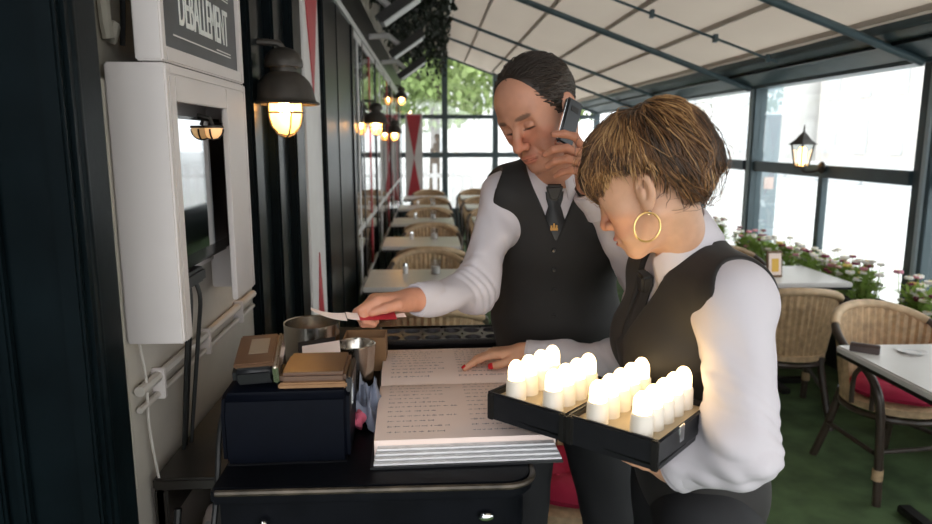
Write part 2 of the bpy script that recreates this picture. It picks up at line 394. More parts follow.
# street buildings
def building(name, label, x0, y0, wx, wy, h, m, face, cols, rows, z0=1.0):
    t = thing(name, label, 'building', (x0, y0, -.14))
    MB().b2(0, wx, 0, wy, 0, h).build('wall', m, t)
    MB().b2(-.3, wx+.3, -.3, wy+.3, h, h+.4).build('cornice', 'facade_pale', t)
    me = None
    for r in range(rows):
        for c in range(cols):
            z = z0 + r*3.1
            if face == 'x': p = (-.06, (c+.5)*wy/cols, z+.9); d = (.1, wy/cols*.42, 1.8)
            else: p = ((c+.5)*wx/cols, -.06, z+.9); d = (wx/cols*.42, .1, 1.8)
            if me is None: me = MB().box((0, 0, 0), d).mesh('window', ['facade_window'], smooth=False)
            obj_of('window', me, t, p)
building('street_building', 'pale building across the street with rows of grey windows, nearest', 24, 8, 12, 16, 13, 'facade_pale', 'x', 6, 4)
building('street_building', 'pale brick building across the street, next to the nearest one', 24, 25, 12, 18, 11, 'facade_brick', 'x', 6, 3)
building('street_building', 'pale building across the street, furthest along towards the trees', 22, 44, 12, 20, 14, 'facade_pale', 'x', 6, 4)
building('street_building', 'pale building across the street, behind the far trees', -12, 48, 22, 10, 12, 'facade_pale', 'y', 8, 3)
qw = thing('low_wall', 'long low dark wall across the street, seen under the window rail', 'wall', (17, 12, -.14))
for k in range(8): MB().b2(0, .4, k*3, k*3+2.92, 0, .62 if k % 2 else .7).build('wall_block', 'facade_window', qw, bevel=.02)
MB().b2(-.1, .5, -.05, 24.05, .7, .8).build('coping', 'white_paint', qw)
oc = thing('street_column', 'pale blue-grey steel column standing outside the street window', 'column', (3.42, 7.05, -.05))
MB().b2(-.09, .09, -.09, .09, 0, 3.0).build('shaft', 'pale_blue_steel', oc, bevel=.008)
MB().b2(-.13, .13, -.13, .13, 0, .05).build('base_plate', 'pale_blue_steel', oc, bevel=.006)
MB().b2(-.05, .05, -.096, -.091, 1.18, 1.30).build('notice', 'paper', oc)

# ================================================================ WALL THINGS (left)
# white television cabinet, open at the bottom, with mirror-like screen
cb = thing('screen_cabinet', 'white wall cabinet framing a glossy flat screen, under the black sign', 'cabinet', (-.53, 1.2, 1.27))
MB().b2(0.002, .10, 0, .018, 0, .475).build('side_panel', 'white_cabinet', cb, bevel=.003)
MB().b2(0.002, .10, .485, .503, 0, .475).build('side_panel', 'white_cabinet', cb, bevel=.003)
MB().b2(0.002, .10, .018, .485, .457, .475).build('top_panel', 'white_cabinet', cb, bevel=.003)
MB().b2(.088, .10, .018, .045, .0, .457).build('front_frame', 'white_cabinet', cb, bevel=.002)
MB().b2(.088, .10, .345, .485, .0, .457).build('front_frame', 'white_cabinet', cb, bevel=.002)
MB().b2(.088, .10, .045, .345, .415, .457).build('front_frame', 'white_cabinet', cb, bevel=.002)
MB().b2(0.002, .012, .02, .483, .07, .455).build('back_panel', 'white_cabinet', cb)
scb = MB().b2(.045, .07, .03, .42, .105, .395).build('screen_body', 'black_gloss', cb, bevel=.008)
MB().b2(.0701, .0725, .04, .385, .135, .388).build('screen_glass', 'screen_mirror', scb)
for dx, dy in ((.02, 0), (.05, .015), (.035, -.02)):
    MB().tube(smooth_path([(.05, .16+dy, .10), (.05+dx*.4, .17+dy, .05), (.04+dx*.3, .18+dy*1.5, -.05), (.015+dx*.2, .19+dy, -.28)]), .0042, 6).build('cable', 'cable_black', cb)
MB().b2(.03, .075, .10, .22, .07, .10).build('screen_plug', 'black_plastic', cb, bevel=.006)
# lamp reflection in the cabinet screen, modelled as a glowing amber half-dome
pl = thing('lamp_reflection', 'amber half-round shape standing in for a lamp reflection in the cabinet screen', 'lamp', (-.446, 1.49, 1.642))
MB().lathe([(.001, -.020), (.010, -.018), (.016, -.012), (.019, -.003), (.020, .003)], n=20).build('glass', 'reflection_glow', pl)
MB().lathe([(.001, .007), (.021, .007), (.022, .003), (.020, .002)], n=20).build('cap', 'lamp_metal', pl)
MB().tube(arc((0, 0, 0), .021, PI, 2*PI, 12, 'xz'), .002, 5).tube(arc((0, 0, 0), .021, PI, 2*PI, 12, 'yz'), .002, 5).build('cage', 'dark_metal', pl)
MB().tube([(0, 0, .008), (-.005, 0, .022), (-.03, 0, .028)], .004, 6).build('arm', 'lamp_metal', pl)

# black sign with white frame and lettering
sg = thing('menu_sign', 'black chalk sign in a white frame, standing on the screen cabinet', 'sign', (-.475, 1.195, 1.747))
MB().b2(0, .045, 0, .020, 0, .42).build('frame_side', 'white_cabinet', sg, bevel=.003)
MB().b2(0, .045, .483, .503, 0, .42).build('frame_side', 'white_cabinet', sg, bevel=.003)
MB().b2(0, .045, .020, .483, 0, .026).build('frame_bottom', 'white_cabinet', sg, bevel=.003)
MB().b2(0, .045, .020, .483, .394, .42).build('frame_top', 'white_cabinet', sg, bevel=.003)
bd = MB().b2(.01, .036, .0205, .4825, .0265, .3935).build('board', 'chalkboard', sg)
def text_mesh(name, s, size, sx, parent, loc, rot, m, depth=.0008):
    cu = bpy.data.curves.new(name, 'FONT'); cu.body = s; cu.size = size; cu.align_x = 'CENTER'; cu.extrude = depth
    o = bpy.data.objects.new(name, cu); C.objects.link(o)
    dg = bpy.context.evaluated_depsgraph_get(); me = bpy.data.meshes.new_from_object(o.evaluated_get(dg)); bpy.data.objects.remove(o)
    me.transform(Matrix.Diagonal((sx, 1, 1, 1))); me.materials.clear(); me.materials.append(M[m])
    q = obj_of(name, me, parent, loc, rot); return q
text_mesh('lettering', 'DEBALLEMENT', .105, .44, bd, (.0368, .265, .073), (PI/2, 0, PI/2), 'chalk')
for z, y0 in ((.050, .08), (.056, .33), (.165, .08), (.171, .25)): MB().b2(.0362, .0372, y0, .43, z, z+.0022).build('chalk_line', 'chalk', bd)
# hook and conduit on the old plaster above
hk = thing('wall_pipe', 'grey pipe fixed on the plaster above the white cabinet', 'pipe', (-.545, 1.20, 1.75))
MB().tube(smooth_path([(.012, .03, 1.0), (.012, .03, .12), (.02, .05, .06)]), .010, 8).build('conduit', 'old_plaster', hk)
MB().tube(smooth_path([(.02, .075, .22), (.025, .078, .12), (.018, .08, .03)]), .005, 6).build('black_cable', 'cable_black', hk)
for z in (.25, .15): MB().box((.012, .03, z), (.02, .034, .014)).build('clip', 'dark_metal', hk, bevel=.002)
# pipe along the beige wall under the cabinet
wp = thing('wall_conduit', 'white conduit running along the beige wall under the cabinet', 'pipe', (-.53, 1.2, 1.15))
MB().tube([(.012, .01, .03), (.012, .82, .03)], .010, 8).tube([(.010, .01, -.005), (.010, .82, -.005)], .006, 8).build('conduit', 'cable_white', wp)
for y in (.1, .38, .66): MB().box((.012, y, .015), (.024, .012, .06)).build('clip', 'white_cabinet', wp, bevel=.002)
hc = tag(MB().tube(smooth_path([(-.525, 1.23, 1.30), (-.515, 1.235, 1.2), (-.518, 1.24, 1.1), (-.51, 1.25, .98), (-.50, 1.26, .9)]), .0026, 6).build('hanging_cable', 'cable_white'), 'thin white cable hanging beside the dark pilaster', 'cable')

# wall lamps
def wall_lamp(loc, label, s=1.0):
    t = thing('wall_lamp', label, 'lamp', loc, 0, 'caged wall lamps along the facade')
    S = Matrix.Scale(s, 3)
    def L(mb): mb.v = [tuple(S @ Vector(p)) for p in mb.v]; return mb
    L(MB().lathe([(.100, -.052), (.102, -.047), (.090, -.040), (.087, -.022), (.082, -.002), (.073, .016), (.060, .030), (.047, .038), (.040, .042), (.040, .052)], n=32).lathe([(.096, -.05), (.082, -.018), (.062, .024), (.045, .036)], n=32)).build('shade', 'lamp_metal', t)
    L(MB().lathe([(.036, .044), (.037, .056), (.055, .056), (.057, .062), (.055, .078), (.047, .095), (.032, .107), (.014, .113), (.001, .114)], n=28)).build('cap', 'lamp_metal', t)
    L(MB().lathe([(.047, -.03), (.047, -.06), (.045, -.09), (.038, -.115), (.022, -.134), (.001, -.139)], n=20)).build('glass', 'lamp_glass', t)
    L(MB().ball((0, 0, -.062), (.022, .022, .026), 14)).build('bulb', 'warm_core', t)
    cg = MB()
    for k in range(4):
        a = k*PI/2 + .5; ca, sa = math.cos(a), math.sin(a)
        cg.tube([(.051*ca, .051*sa, -.04), (.051*ca, .051*sa, -.085), (.045*ca, .045*sa, -.112), (.026*ca, .026*sa, -.138), (.003*ca, .003*sa, -.147)], .0028, 6)
    cg.tube(arc((0, 0, -.075), .052, 0, 2*PI, 20)[:-1], .003, 6, closed=True)
    L(cg).build('cage', 'lamp_metal', t)
    L(MB().tube(smooth_path([(0, 0, .108), (-.01, -.005, .122), (-.04, -.01, .126), (-.115, -.02, .126)]), .010, 8).lathe([(.034, 0), (.034, .012), (.001, .014)], (-.118, -.02, .126), 16, rot=rotm(0, PI/2, 0))).build('bracket', 'lamp_metal', t)
    return t
wall_lamp((-.43, 2.16, 1.775), 'nearest caged wall lamp with dark dome shade, beside the black sign')
wall_lamp((-.43, 5.75, 1.80), 'second caged wall lamp along the facade, beyond the dark doorway')
wall_lamp((-.43, 8.7, 1.75), 'third and lower small caged wall lamp, far along the facade')
wall_lamp((-.40, 10.2, 2.25), 'small wall lamp high up near the far end, above the red and white shutter')

# red and white hourglass shutters
def shutter(loc, rz, wd, h, label, tri=None):
    t = thing('shutter', label, 'shutter', loc, rz, 'red and white painted shutters')
    MB().b2(0, wd, 0, .03, 0, h).build('board', 'white_paint', t, bevel=.004)
    x0, x1 = .02, wd-.02; xm = wd/2
    n = max(1, round(h/1.5)); hh = h/n
    for k in range(n):
        z0 = k*hh+.02; z1 = (k+1)*hh-.02; zm = (z0+z1)/2
        za, zb = (zm, zm) if not tri else (z0+tri[0], z1-tri[1])
        MB().poly([(x0, -.001, z0), (x1, -.001, z0), (xm, -.001, za)], .004, (0, -1, 0)).build('red_triangle', 'red_paint', t, smooth=False)
        MB().poly([(x0, -.001, z1), (xm, -.001, zb), (x1, -.001, z1)], .004, (0, -1, 0)).build('red_triangle', 'red_paint', t, smooth=False)
    return t
shutter((-.43, 12.425, .55), 0, .30, 1.52, 'red and white hourglass shutter hanging at the far glazed end')
shutter((-.505, 2.95, .35), PI/2, .40, 1.98, 'red and white shutter folded flat on the facade behind the nearest lamp', (.75, .50))

# flood lights and brackets high on the facade
def flood(loc, rz, label):
    t = thing('flood_light', label, 'lamp', loc, rz, 'flood lights under the roof')
    MB().box((.20, 0, 0), (.32, .20, .06), rotm(0, -.6, 0)).build('housing', 'dark_metal', t, bevel=.006)
    MB().box((.215, 0, -.030), (.27, .16, .008), rotm(0, -.6, 0)).build('lens', 'white_trim', t)
    MB().tube([(-.105, 0, .06), (.05, 0, .07), (.16, 0, -.02)], .022, 8).build('bracket', 'white_trim', t)
flood((-.38, 4.6, 2.44), 0, 'nearest flood light on an arm, high on the facade')
flood((-.38, 5.9, 2.38), 0, 'middle flood light on an arm, high on the facade')
flood((-.38, 7.4, 2.34), 0, 'furthest flood light on an arm, high on the facade')
# dark hanging greenery under the roof strip
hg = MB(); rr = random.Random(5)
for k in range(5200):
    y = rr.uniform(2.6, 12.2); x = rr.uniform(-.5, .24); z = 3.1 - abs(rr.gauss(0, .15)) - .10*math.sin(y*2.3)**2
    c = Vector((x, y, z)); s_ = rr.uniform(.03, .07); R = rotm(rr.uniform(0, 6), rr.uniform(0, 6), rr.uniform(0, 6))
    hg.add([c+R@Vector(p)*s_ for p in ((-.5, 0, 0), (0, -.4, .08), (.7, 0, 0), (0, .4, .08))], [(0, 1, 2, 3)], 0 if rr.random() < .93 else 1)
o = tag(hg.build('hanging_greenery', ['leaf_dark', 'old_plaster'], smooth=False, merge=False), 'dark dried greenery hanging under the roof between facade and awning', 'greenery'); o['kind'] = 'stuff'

# ================================================================ TABLES AND CHAIRS
def make_table(wx, wy):
    t = thing('cafe_table', '', 'table')
    MB().b2(-wx/2, wx/2, -wy/2, wy/2, .72, .75).build('table_top', 'table_white', t, bevel=.006)
    MB().b2(-wx/2+.004, wx/2-.004, -wy/2+.004, wy/2-.004, .705, .7195).build('edge_band', 'dark_metal', t)
    MB().cyl((0, 0, .03), (0, 0, .705), .03, n=14).build('column', 'dark_metal', t)
    b = MB(); b.box((0, 0, .02), (.46, .06, .035)); b.box((0, 0, .021), (.06, .46, .036)); b.build('foot_cross', 'dark_metal', t, bevel=.006)
    return t
def make_chair():
    t = thing('rattan_chair', '', 'chair')
    # front is -y ; rim path from front-left leg up over arm and round the back
    def rimpt(a, f=1.0):   # a from -1..1 round the back
        th = PI/2 + a*PI*.56; x = .285*math.cos(th)*f; y = -.0 + .27*math.sin(th)*f
        return x, y
    def rimz(a): return .80 - .17*abs(a)**2.0
    seat = MB(); n = 24; vs_ = []; prof = [(.0, .425), (.20, .425), (.235, .415), (.235, .385), (.20, .375)]
    seat.lathe([(max(r, .001), z) for r, z in prof], (0, .0, 0), n); seat.build('seat', 'rattan', t)
    # ribbed back panel
    bp = MB(); K = 46; vs_ = []; fs = []; H_ = 7
    for i in range(K+1):
        a = -.86 + 1.72*i/K; rib = .010 if i % 2 else 0.
        for j in range(H_+1):
            q = j/H_; f = (.80 + .17*q) ; x, y = rimpt(a, f); z = .40 + (rimz(a)-.40)*q
            l = math.hypot(x, y); x *= (l+rib)/l; y *= (l+rib)/l
            vs_.append((x, y, z))
    for i in range(K):
        for j in range(H_): p = i*(H_+1)+j; fs.append((p, p+H_+1, p+H_+2, p+1))
    k = len(vs_)
    vs2 = [(x*.965, y*.965, z) for x, y, z in vs_]
    bp.add(vs_, fs); bp.add(vs2, [tuple(reversed(q)) for q in fs]); bp.build('back_panel', 'rattan', t, smooth=False, merge=False)
    rim = [(*rimpt(-.62+1.24*i/20), rimz(-.62+1.24*i/20)) for i in range(21)]
    MB().tube(rim, .023, 10).build('back_rim', 'rattan_rim', t)
    for s in (-1, 1):
        p = [(*rimpt(s*(.60+.4*i/6)), rimz(s*(.60+.4*i/6))) for i in range(7)]
        x, y, z = p[-1]
        p += [(x*1.0, y-.10, z-.035), (x*.99, y-.17, z-.11), (x*.96, y-.19, .42), (x*.93, y-.20, .2), (x*.92, y-.21, 0)]
        pp = smooth_path(p[5:], 5); 
        MB().tube([Vector(q) for q in p[:5]] + pp, .019, 10).build('arm', 'dark_rattan', t)
        lp = smooth_path([(x*.95, y-.13, .42), (x*.97, y-.13, .54), (x*.98, y-.07, .60), (x*.97, y-.01, .54), (x*.95, y, .41)], 6)
        MB().tube(lp, .011, 8).build('arm_loop', 'dark_rattan', t)
        MB().tube(smooth_path([(s*.15, .17, .40), (s*.175, .21, .2), (s*.205, .265, 0)]), [.02]*13, 10).build('leg', 'dark_rattan', t)
        MB().cyl((x*.93, y-.20, .17), (x*.93, y-.20, .12), .024, n=10).build('leg_wrap', 'rattan', t)
    MB().tube(arc((0, 0, .36), .225, 0, 2*PI, 28)[:-1], .015, 8, closed=True).build('seat_ring', 'dark_rattan', t)
    MB().tube([(-.24, -.19, .22), (.24, -.19, .22)], .011, 8).tube([(-.24, -.19, .22), (-.18, .22, .2)], .011, 8).tube([(.24, -.19, .22), (.18, .22, .2)], .011, 8).build('stretcher', 'dark_rattan', t)
    return t
tproto = make_table(.66, .60); cproto = make_chair(); used = {'t': False, 'c': False}
def place(kind, x, y, rz, label, group):
    p = tproto if kind == 't' else cproto
    o = p if not used[kind] else copy_tree(p); used[kind] = True
    o.location = (x, y, 0); o.rotation_euler = (0, 0, rz); o['label'] = label; o['group'] = group; return o
orda = ['nearest', 'second', 'third', 'fourth', 'fifth']
TY = [4.42, 6.05, 7.65, 9.25, 10.85]
for i, y in enumerate(TY):
    place('t', -.08, y, 0, '%s white cafe table in the row along the facade' % orda[i], 'tables along the facade')
    place('c', -.02+.02*(i % 2), y+.50, .04*(-1)**i, 'tan rattan chair on the far side of the %s table along the facade' % orda[i], 'chairs along the facade')
    place('c', .0, y-.50 - (0 if i else .35), PI, 'tan rattan chair on the near side of the %s table along the facade' % orda[i], 'chairs along the facade')
for i, y in enumerate(TY[2:]):
    place('t', .80, y+.1, 0, 'white cafe table beside the %s table of the facade row' % orda[i+2], 'tables of the middle row')
    place('c', .72, y+.62, -.1, 'tan rattan chair of the middle row, beyond the %s table from the counter' % orda[i+2], 'chairs of the middle row')
# street side
place('t', 2.07, 2.525, 0, 'white table at the right edge holding a clip and a saucer', 'tables on the street side')
place('c', 2.22, 3.10, .10, 'tan rattan armchair with red cushion behind the right-hand table', 'chairs on the street side')
place('c', 2.20, 1.86, PI+.1, 'dark rattan chair at the bottom right corner, near side of the right-hand table', 'chairs on the street side')
place('c', 2.08, 3.92, PI-.12, 'tan rattan chair seen from behind, at the table with the menu stand', 'chairs on the street side')
place('t', 2.28, 4.42, 0, 'white table with a menu stand by the flower boxes', 'tables on the street side')
place('c', 2.25, 5.05, .1, 'rattan chair on the far side of the table with the menu stand', 'chairs on the street side')
place('t', 2.28, 6.5, 0, 'white table on the street side hidden behind the woman', 'tables on the street side')
place('c', .47, 2.30, .15, 'rattan chair with a red cushion standing behind the man', 'chairs of the middle row')
# cushions
def cushion(loc, rz, label):
    mb = MB(); n = 28; R_ = 9; vs_ = [(0, 0, .035)]; fs = []
    for side in (1, -1):
        pass
    prof = [(.001, .035), (.05, .05), (.10, .062), (.15, .062), (.19, .05), (.208, .03), (.20, .012), (.16, .0), (.001, .0)]
    vs_ = []
    for r, z in prof:
        for j in range(n):
            a = 2*PI*j/n; q = 1+.035*math.cos(4*a); zz = z*(1+.10*math.cos(6*a)*(r > .08)); vs_.append((r*q*math.cos(a), r*q*math.sin(a), zz))
    fs = [(i*n+j, i*n+(j+1) % n, (i+1)*n+(j+1) % n, (i+1)*n+j) for i in range(len(prof)-1) for j in range(n)]
    t = thing('seat_cushion', label, 'cushion', loc, rz, 'red seat cushions')
    mb.add(vs_, fs).build('pad', 'red_cushion', t)
    b = MB()
    for k in range(4): b.ball((.07*math.cos(k*PI/2+.7), .07*math.sin(k*PI/2+.7), .056), (.012, .012, .005), 8)
    b.build('tufting_button', 'red_cushion', t)
cushion((2.22, 3.09, .426), .1, 'red tufted cushion on the armchair behind the right-hand table')
cushion((.47, 2.29, .426), .2, 'red cushion on the chair behind the man')
cushion((2.08, 3.92, .426), .3, 'red cushion on the chair seen from behind')
# small things on the tables
def tumbler(x, y, label, z=.75):
    t = thing('candle_glass', label, 'glass', (x, y, z), 0, 'glasses on the tables')
    MB().lathe([(.001, .004), (.030, .004), (.034, .10), (.037, .10), (.033, .0), (.001, 0)], n=18).build('tumbler', 'tumbler_glass', t)
    MB().lathe([(.001, .052), (.027, .052), (.026, .006), (.001, .006)], n=14).build('white_candle', 'candle_plastic_off', t)
def shaker(x, y, label):
    t = thing('salt_shaker', label, 'shaker', (x, y, .75), 0, 'shakers on the tables')
    MB().lathe([(.001, 0), (.018, 0), (.016, .05), (.001, .05)], n=12).build('body', 'white_paint', t); MB().lathe([(.0165, .05), (.014, .068), (.001, .071)], n=12).build('lid', 'chrome', t)
mat('candle_plastic_off', (.8, .78, .74), .5)
for i, y in enumerate(TY[:4]):
    tumbler(.03, y+.12, 'glass with white candle on the %s table along the facade' % orda[i])
    shaker(-.17, y+.15, 'small white shaker on the %s table along the facade' % orda[i])
# menu stand
ms = thing('menu_stand', 'wooden table menu stand with a yellow card, by the flowers', 'menu', (2.20, 4.32, .75), .15)
MB().box((0, 0, .085), (.11, .012, .17), rotm(-.12, 0, 0)).build('wood_frame', 'wood_brown', ms, bevel=.002)
MB().box((0, -.009, .086), (.088, .003, .14), rotm(-.12, 0, 0)).build('white_card', 'paper', ms)
mat('yellow_print', (.75, .45, .08), .7)
MB().box((.0, -.0115, .08), (.05, .002, .085), rotm(-.12, 0, 0)).build('yellow_print', 'yellow_print', ms)
MB().box((0, .015, .006), (.11, .06, .012)).build('foot', 'wood_brown', ms, bevel=.002)
# dark clip / table bell and saucer
ck = thing('card_roll', 'dark brown rounded block lying on the right-hand table', 'card holder', (1.80, 2.72, .75), -.65)
mat('brown_leather', (.05, .03, .026), .4, noise=(20, .2))
MB().poly([(-.055, -.022, .0), (-.055, .022, .0), (-.055, .020, .026), (-.055, .008, .036), (-.055, -.008, .036), (-.055, -.020, .026)], .11, (1, 0, 0)).build('block', 'brown_leather', ck, bevel=.003)
MB().poly([(.0551, -.018, .003), (.0551, .018, .003), (.0551, .016, .024), (.0551, 0, .032), (.0551, -.016, .024)], .001, (1, 0, 0)).build('end_face', 'white_trim', ck)
sc_ = thing('saucer', 'white saucer lying on the right-hand table', 'plate', (1.99, 2.70, .75))
MB().lathe([(.001, .004), (.035, .004), (.055, .010), (.058, .010), (.038, 0), (.001, 0)], n=28).build('dish', 'white_paint', sc_); MB().lathe([(.034, .0055), (.030, .006), (.028, .0045)], n=24).build('ring', 'facade_window', sc_)

# ================================================================ LANTERN, FLOWER BOXES
ln = thing('lantern', 'glowing coach lantern with pointed roof on the street window rail', 'lantern', (2.80, 5.20, 1.42))
MB().lathe([(.118, .165), (.112, .168), (.06, .205), (.035, .235), (.018, .25), (.008, .262), (.005, .31), (.001, .312)], n=6).build('roof', 'lamp_metal', ln, smooth=False)
for k in range(6):
    a = 2*PI*k/6; b_ = 2*PI*(k+1)/6
    p = lambda r, z, q: (r*math.cos(q), r*math.sin(q), z)
    MB().tube([p(.055, .0, a), p(.088, .165, a)], .005, 6).build('bar', 'lamp_metal', ln)
    MB().poly([p(.053, .004, a), p(.053, .004, b_), p(.085, .163, b_), p(.085, .163, a)], .001, (math.cos((a+b_)/2), math.sin((a+b_)/2), 0)).build('pane', 'window_glass', ln)
MB().lathe([(.001, -.02), (.03, -.015), (.058, 0), (.056, .006), (.001, .006)], n=6).build('base', 'lamp_metal', ln, smooth=False)
MB().lathe([(.001, .150), (.020, .145), (.030, .12), (.030, .06), (.018, .02), (.012, .007)], n=14).build('bulb', 'warm_bulb', ln)
MB().tube(smooth_path([(0, 0, -.01), (.02, -.03, -.04), (.06, -.08, -.03), (.095, -.13, -.01)]), .009, 8).build('arm', 'lamp_metal', ln)
MB().ball((.085, -.13, -.0), (.02, .045, .045), 14).build('rosette', 'lamp_metal', ln)

def leaf_quad(mb, c, d, up, L_, W_, m):
    d = d.normalized(); s = d.cross(up); s = s.normalized() if s.length > 1e-4 else Vector((1, 0, 0)); nrm = s.cross(d)
    P = [c, c+d*L_*.45+s*W_*.5+nrm*L_*.06, c+d*L_, c+d*L_*.45-s*W_*.5+nrm*L_*.06]
    mb.add(P, [(0, 1, 2, 3)], m)
def flower_plant(x, y, seed, label, z=.62):
    rr = random.Random(seed)
    t = thing('flowering_plant', label, 'plant', (x, y, z), 0, 'flowers in the window boxes')
    mb = MB()
    for k in range(300):
        a = rr.uniform(0, 2*PI); e = rr.uniform(.0, 1.35); r = rr.uniform(.0, .10)
        c = Vector((r*math.cos(a)*.8, r*math.sin(a)*1.0, rr.uniform(-.01, .19)))
        d = Vector((math.cos(a)*math.cos(e), math.sin(a)*math.cos(e), math.sin(e))); leaf_quad(mb, c, d, Vector((0, 0, 1)), rr.uniform(.035, .062), rr.uniform(.024, .038), 0)
    mb.build('foliage', 'leaf_green', t, smooth=False, merge=False)
    st = MB()
    for k in range(rr.randint(17, 22)):
        a = rr.uniform(0, 2*PI); r = rr.uniform(.02, .115); c = Vector((r*math.cos(a)*.9, r*math.sin(a)*1.05, rr.uniform(.10, .27)))
        st.tube([(c.x*.5, c.y*.5, .0), (c.x*.9, c.y*.9, c.z*.6), tuple(c)], .002, 5)
        col = rr.choices(['blossom_white', 'blossom_pink', 'blossom_maroon', 'blossom_yellow'], [6, 1.3, 1.6, .8])[0]
        fl = MB(); s_ = rr.uniform(.018, .028)
        for q in range(6):
            b_ = 2*PI*q/6; d = Vector((math.cos(b_), math.sin(b_), .35)).normalized()
            fl.ball(c + d*s_*.7, (s_*.55, s_*.55, s_*.45), 6)
        fl.ball(c+Vector((0, 0, s_*.35)), s_*.4, 6, 1)
        fl.build('blossom', [col, 'blossom_yellow' if col != 'blossom_yellow' else 'blossom_maroon'], t)
    st.build('stems', 'leaf_green', t)
boxes = [(3.15, 3.86), (4.12, 5.02), (5.08, 6.10), (6.42, 7.4), (7.5, 8.4)]
names_ = ['nearest, at the right edge', 'second, right of the lantern', 'third, left of the lantern', 'fourth, behind the woman', 'furthest, behind the woman']
pk = 0
for i, (y0, y1) in enumerate(boxes):
    t = thing('flower_box', 'black flower box on the street-side ledge, ' + names_[i], 'planter', (XR-.13, y0, 0), 0, 'flower boxes')
    h = y1-y0
    MB().b2(-.12, -.105, 0, h, .42, .62).build('side_board', 'planter_black', t, bevel=.003); MB().b2(.085, .10, 0, h, .42, .62).build('side_board', 'planter_black', t, bevel=.003)
    MB().b2(-.105, .085, 0, .015, .42, .62).build('end_board', 'planter_black', t); MB().b2(-.105, .085, h-.015, h, .42, .62).build('end_board', 'planter_black', t)
    MB().b2(-.105, .085, .015, h-.015, .42, .60).build('soil', 'soil', t)
    MB().b2(-.10, -.07, .05, .08, 0, .42).build('leg', 'planter_black', t); MB().b2(-.10, -.07, h-.08, h-.05, 0, .42).build('leg', 'planter_black', t)
    n = 3 if h < .8 else 4
    for k in range(n):
        yy = y0 + h*(k+.5)/n; pk += 1
        flower_plant(XR-.145, yy, 40+pk, 'flowering plant, %s from the near end, in the flower box %s' % (['first', 'second', 'third', 'fourth'][k], names_[i].split(',')[0] + ' the right edge' if i == 0 else names_[i]), .60)
gp = thing('flower_pot', 'green pot standing at the end of the second flower box', 'pot', (XR-.15, 4.02, .50))
mat('teal_pot', (.12, .24, .18), .5)
MB().lathe([(.001, 0), (.055, 0), (.075, .12), (.08, .12), (.08, .135), (.07, .135), (.06, .02)], n=20).build('pot', 'teal_pot', gp)
MB().b2(-.03, .03, -.03, .03, -.50, 0).build('stand', 'planter_black', gp)

# ================================================================ COUNTER AND WHAT STANDS ON IT
ZC = 1.05
ct = thing('host_counter', 'black host counter with a worn rounded front edge', 'counter', (-.10, 1.6, 0))
# top outline with rounded near-right corner
cx0, cx1, cy0, cy1 = -.27, .275, -.505, .52
pts = [(cx0, cy0)] + [(cx1-.05+.05*math.sin(a), cy0+.05-.05*math.cos(a)) for a in [PI/2*i/8 for i in range(9)]] + [(cx1, cy1), (cx0, cy1)]
MB().poly([(x, y, ZC-.03) for x, y in pts], .03, (0, 0, 1)).build('top', 'counter_black', ct, bevel=.006)
rim = [(x*1.0, y-.0, ZC-.004) for x, y in pts[:10]]
MB().tube([(cx0+.01, cy0-.001, ZC-.006)] + [(x+.0, y-.001, ZC-.006) for x, y in pts[1:10]] + [(cx1+.001, cy1, ZC-.006)], .0055, 8).build('worn_edge', 'counter_worn', ct)
pb = [(cx0+.01, cy0+.015)] + [(cx1-.06+.045*math.sin(a), cy0+.06-.045*math.cos(a)) for a in [PI/2*i/8 for i in range(9)]] + [(cx1-.015, cy1-.01), (cx0+.01, cy1-.01)]
MB().poly([(x, y, .02) for x, y in pb], ZC-.0501, (0, 0, 1)).build('body', 'counter_black', ct, bevel=.005)
MB().b2(cx0+.03, cx1-.08, cy0+.008, cy0+.0148, .12, .90).build('front_panel', 'counter_black', ct, bevel=.003)
MB().ball((cx0+.085, cy0+.002, .985), .008, 10).build('knob', 'chrome', ct); MB().tube([(cx0+.085, cy0+.004, .975), (cx0+.085, cy0+.004, .70)], .003, 6).build('key_cord', 'cable_white', ct)
MB().b2(cx0+.02, cx1-.03, cy0+.03, cy1-.03, 0, .0199).build('plinth', 'black_plastic', ct)
MB().ball((cx1-.085, cy0+.006, .985), (.014, .006, .009), 10).build('lock', 'chrome', ct)
# ledge by the wall with junk underneath
lg = thing('wall_ledge', 'dark narrow ledge along the beige wall left of the counter', 'shelf', (-.53, 1.24, 0))
MB().b2(.008, .15, 0, .80, .975, .998).build('board', 'dark_shelf', lg, bevel=.004)
MB().b2(.01, .03, .0, .80, .90, .975).b2(.12, .145, .0, .03, 0, .975).b2(.012, .035, .0, .03, 0, .975).build('bracket', 'dark_shelf', lg, bevel=.003)
MB().b2(.05, .145, .06, .78, .55, .565).build('lower_board', 'dark_shelf', lg)
wp2 = thing('white_bag', 'crumpled white bag under the narrow ledge', 'bag', (-.46, 1.40, .565))
def crumple(r, seed, n=16, amp=.25, flat=.0):
    mb = MB(); rr = random.Random(seed); mb.ball((0, 0, 0), r, n); ph = [(rr.uniform(2, 7), rr.uniform(2, 7), rr.uniform(2, 7), rr.uniform(0, 6)) for _ in range(5)]; R0 = max(r)
    mb.v = [tuple(Vector(p)*(1+amp*sum(math.sin(a*p[0]/R0+b*p[1]/R0+c*p[2]/R0+d) for a, b, c, d in ph)/2.6)) for p in mb.v]
    lo = min(p[2] for p in mb.v); mb.v = [(x, y, z-lo) for x, y, z in mb.v]; return mb
crumple((.055, .09, .13), 3).build('bag', 'paper', wp2)
og = thing('carton', 'small carton with an orange label under the narrow ledge', 'box', (-.425, 1.27, .565), .2)
MB().b2(-.025, .03, -.02, .06, 0, .30).build('carton_body', 'white_cabinet', og, bevel=.004); MB().b2(-.02, .025, -.0215, -.0201, .17, .26).build('label_patch', 'orange_label', og); 
tb = thing('storage_crate', 'dark teal crate on the floor left of the counter', 'crate', (-.44, 1.12, 0))
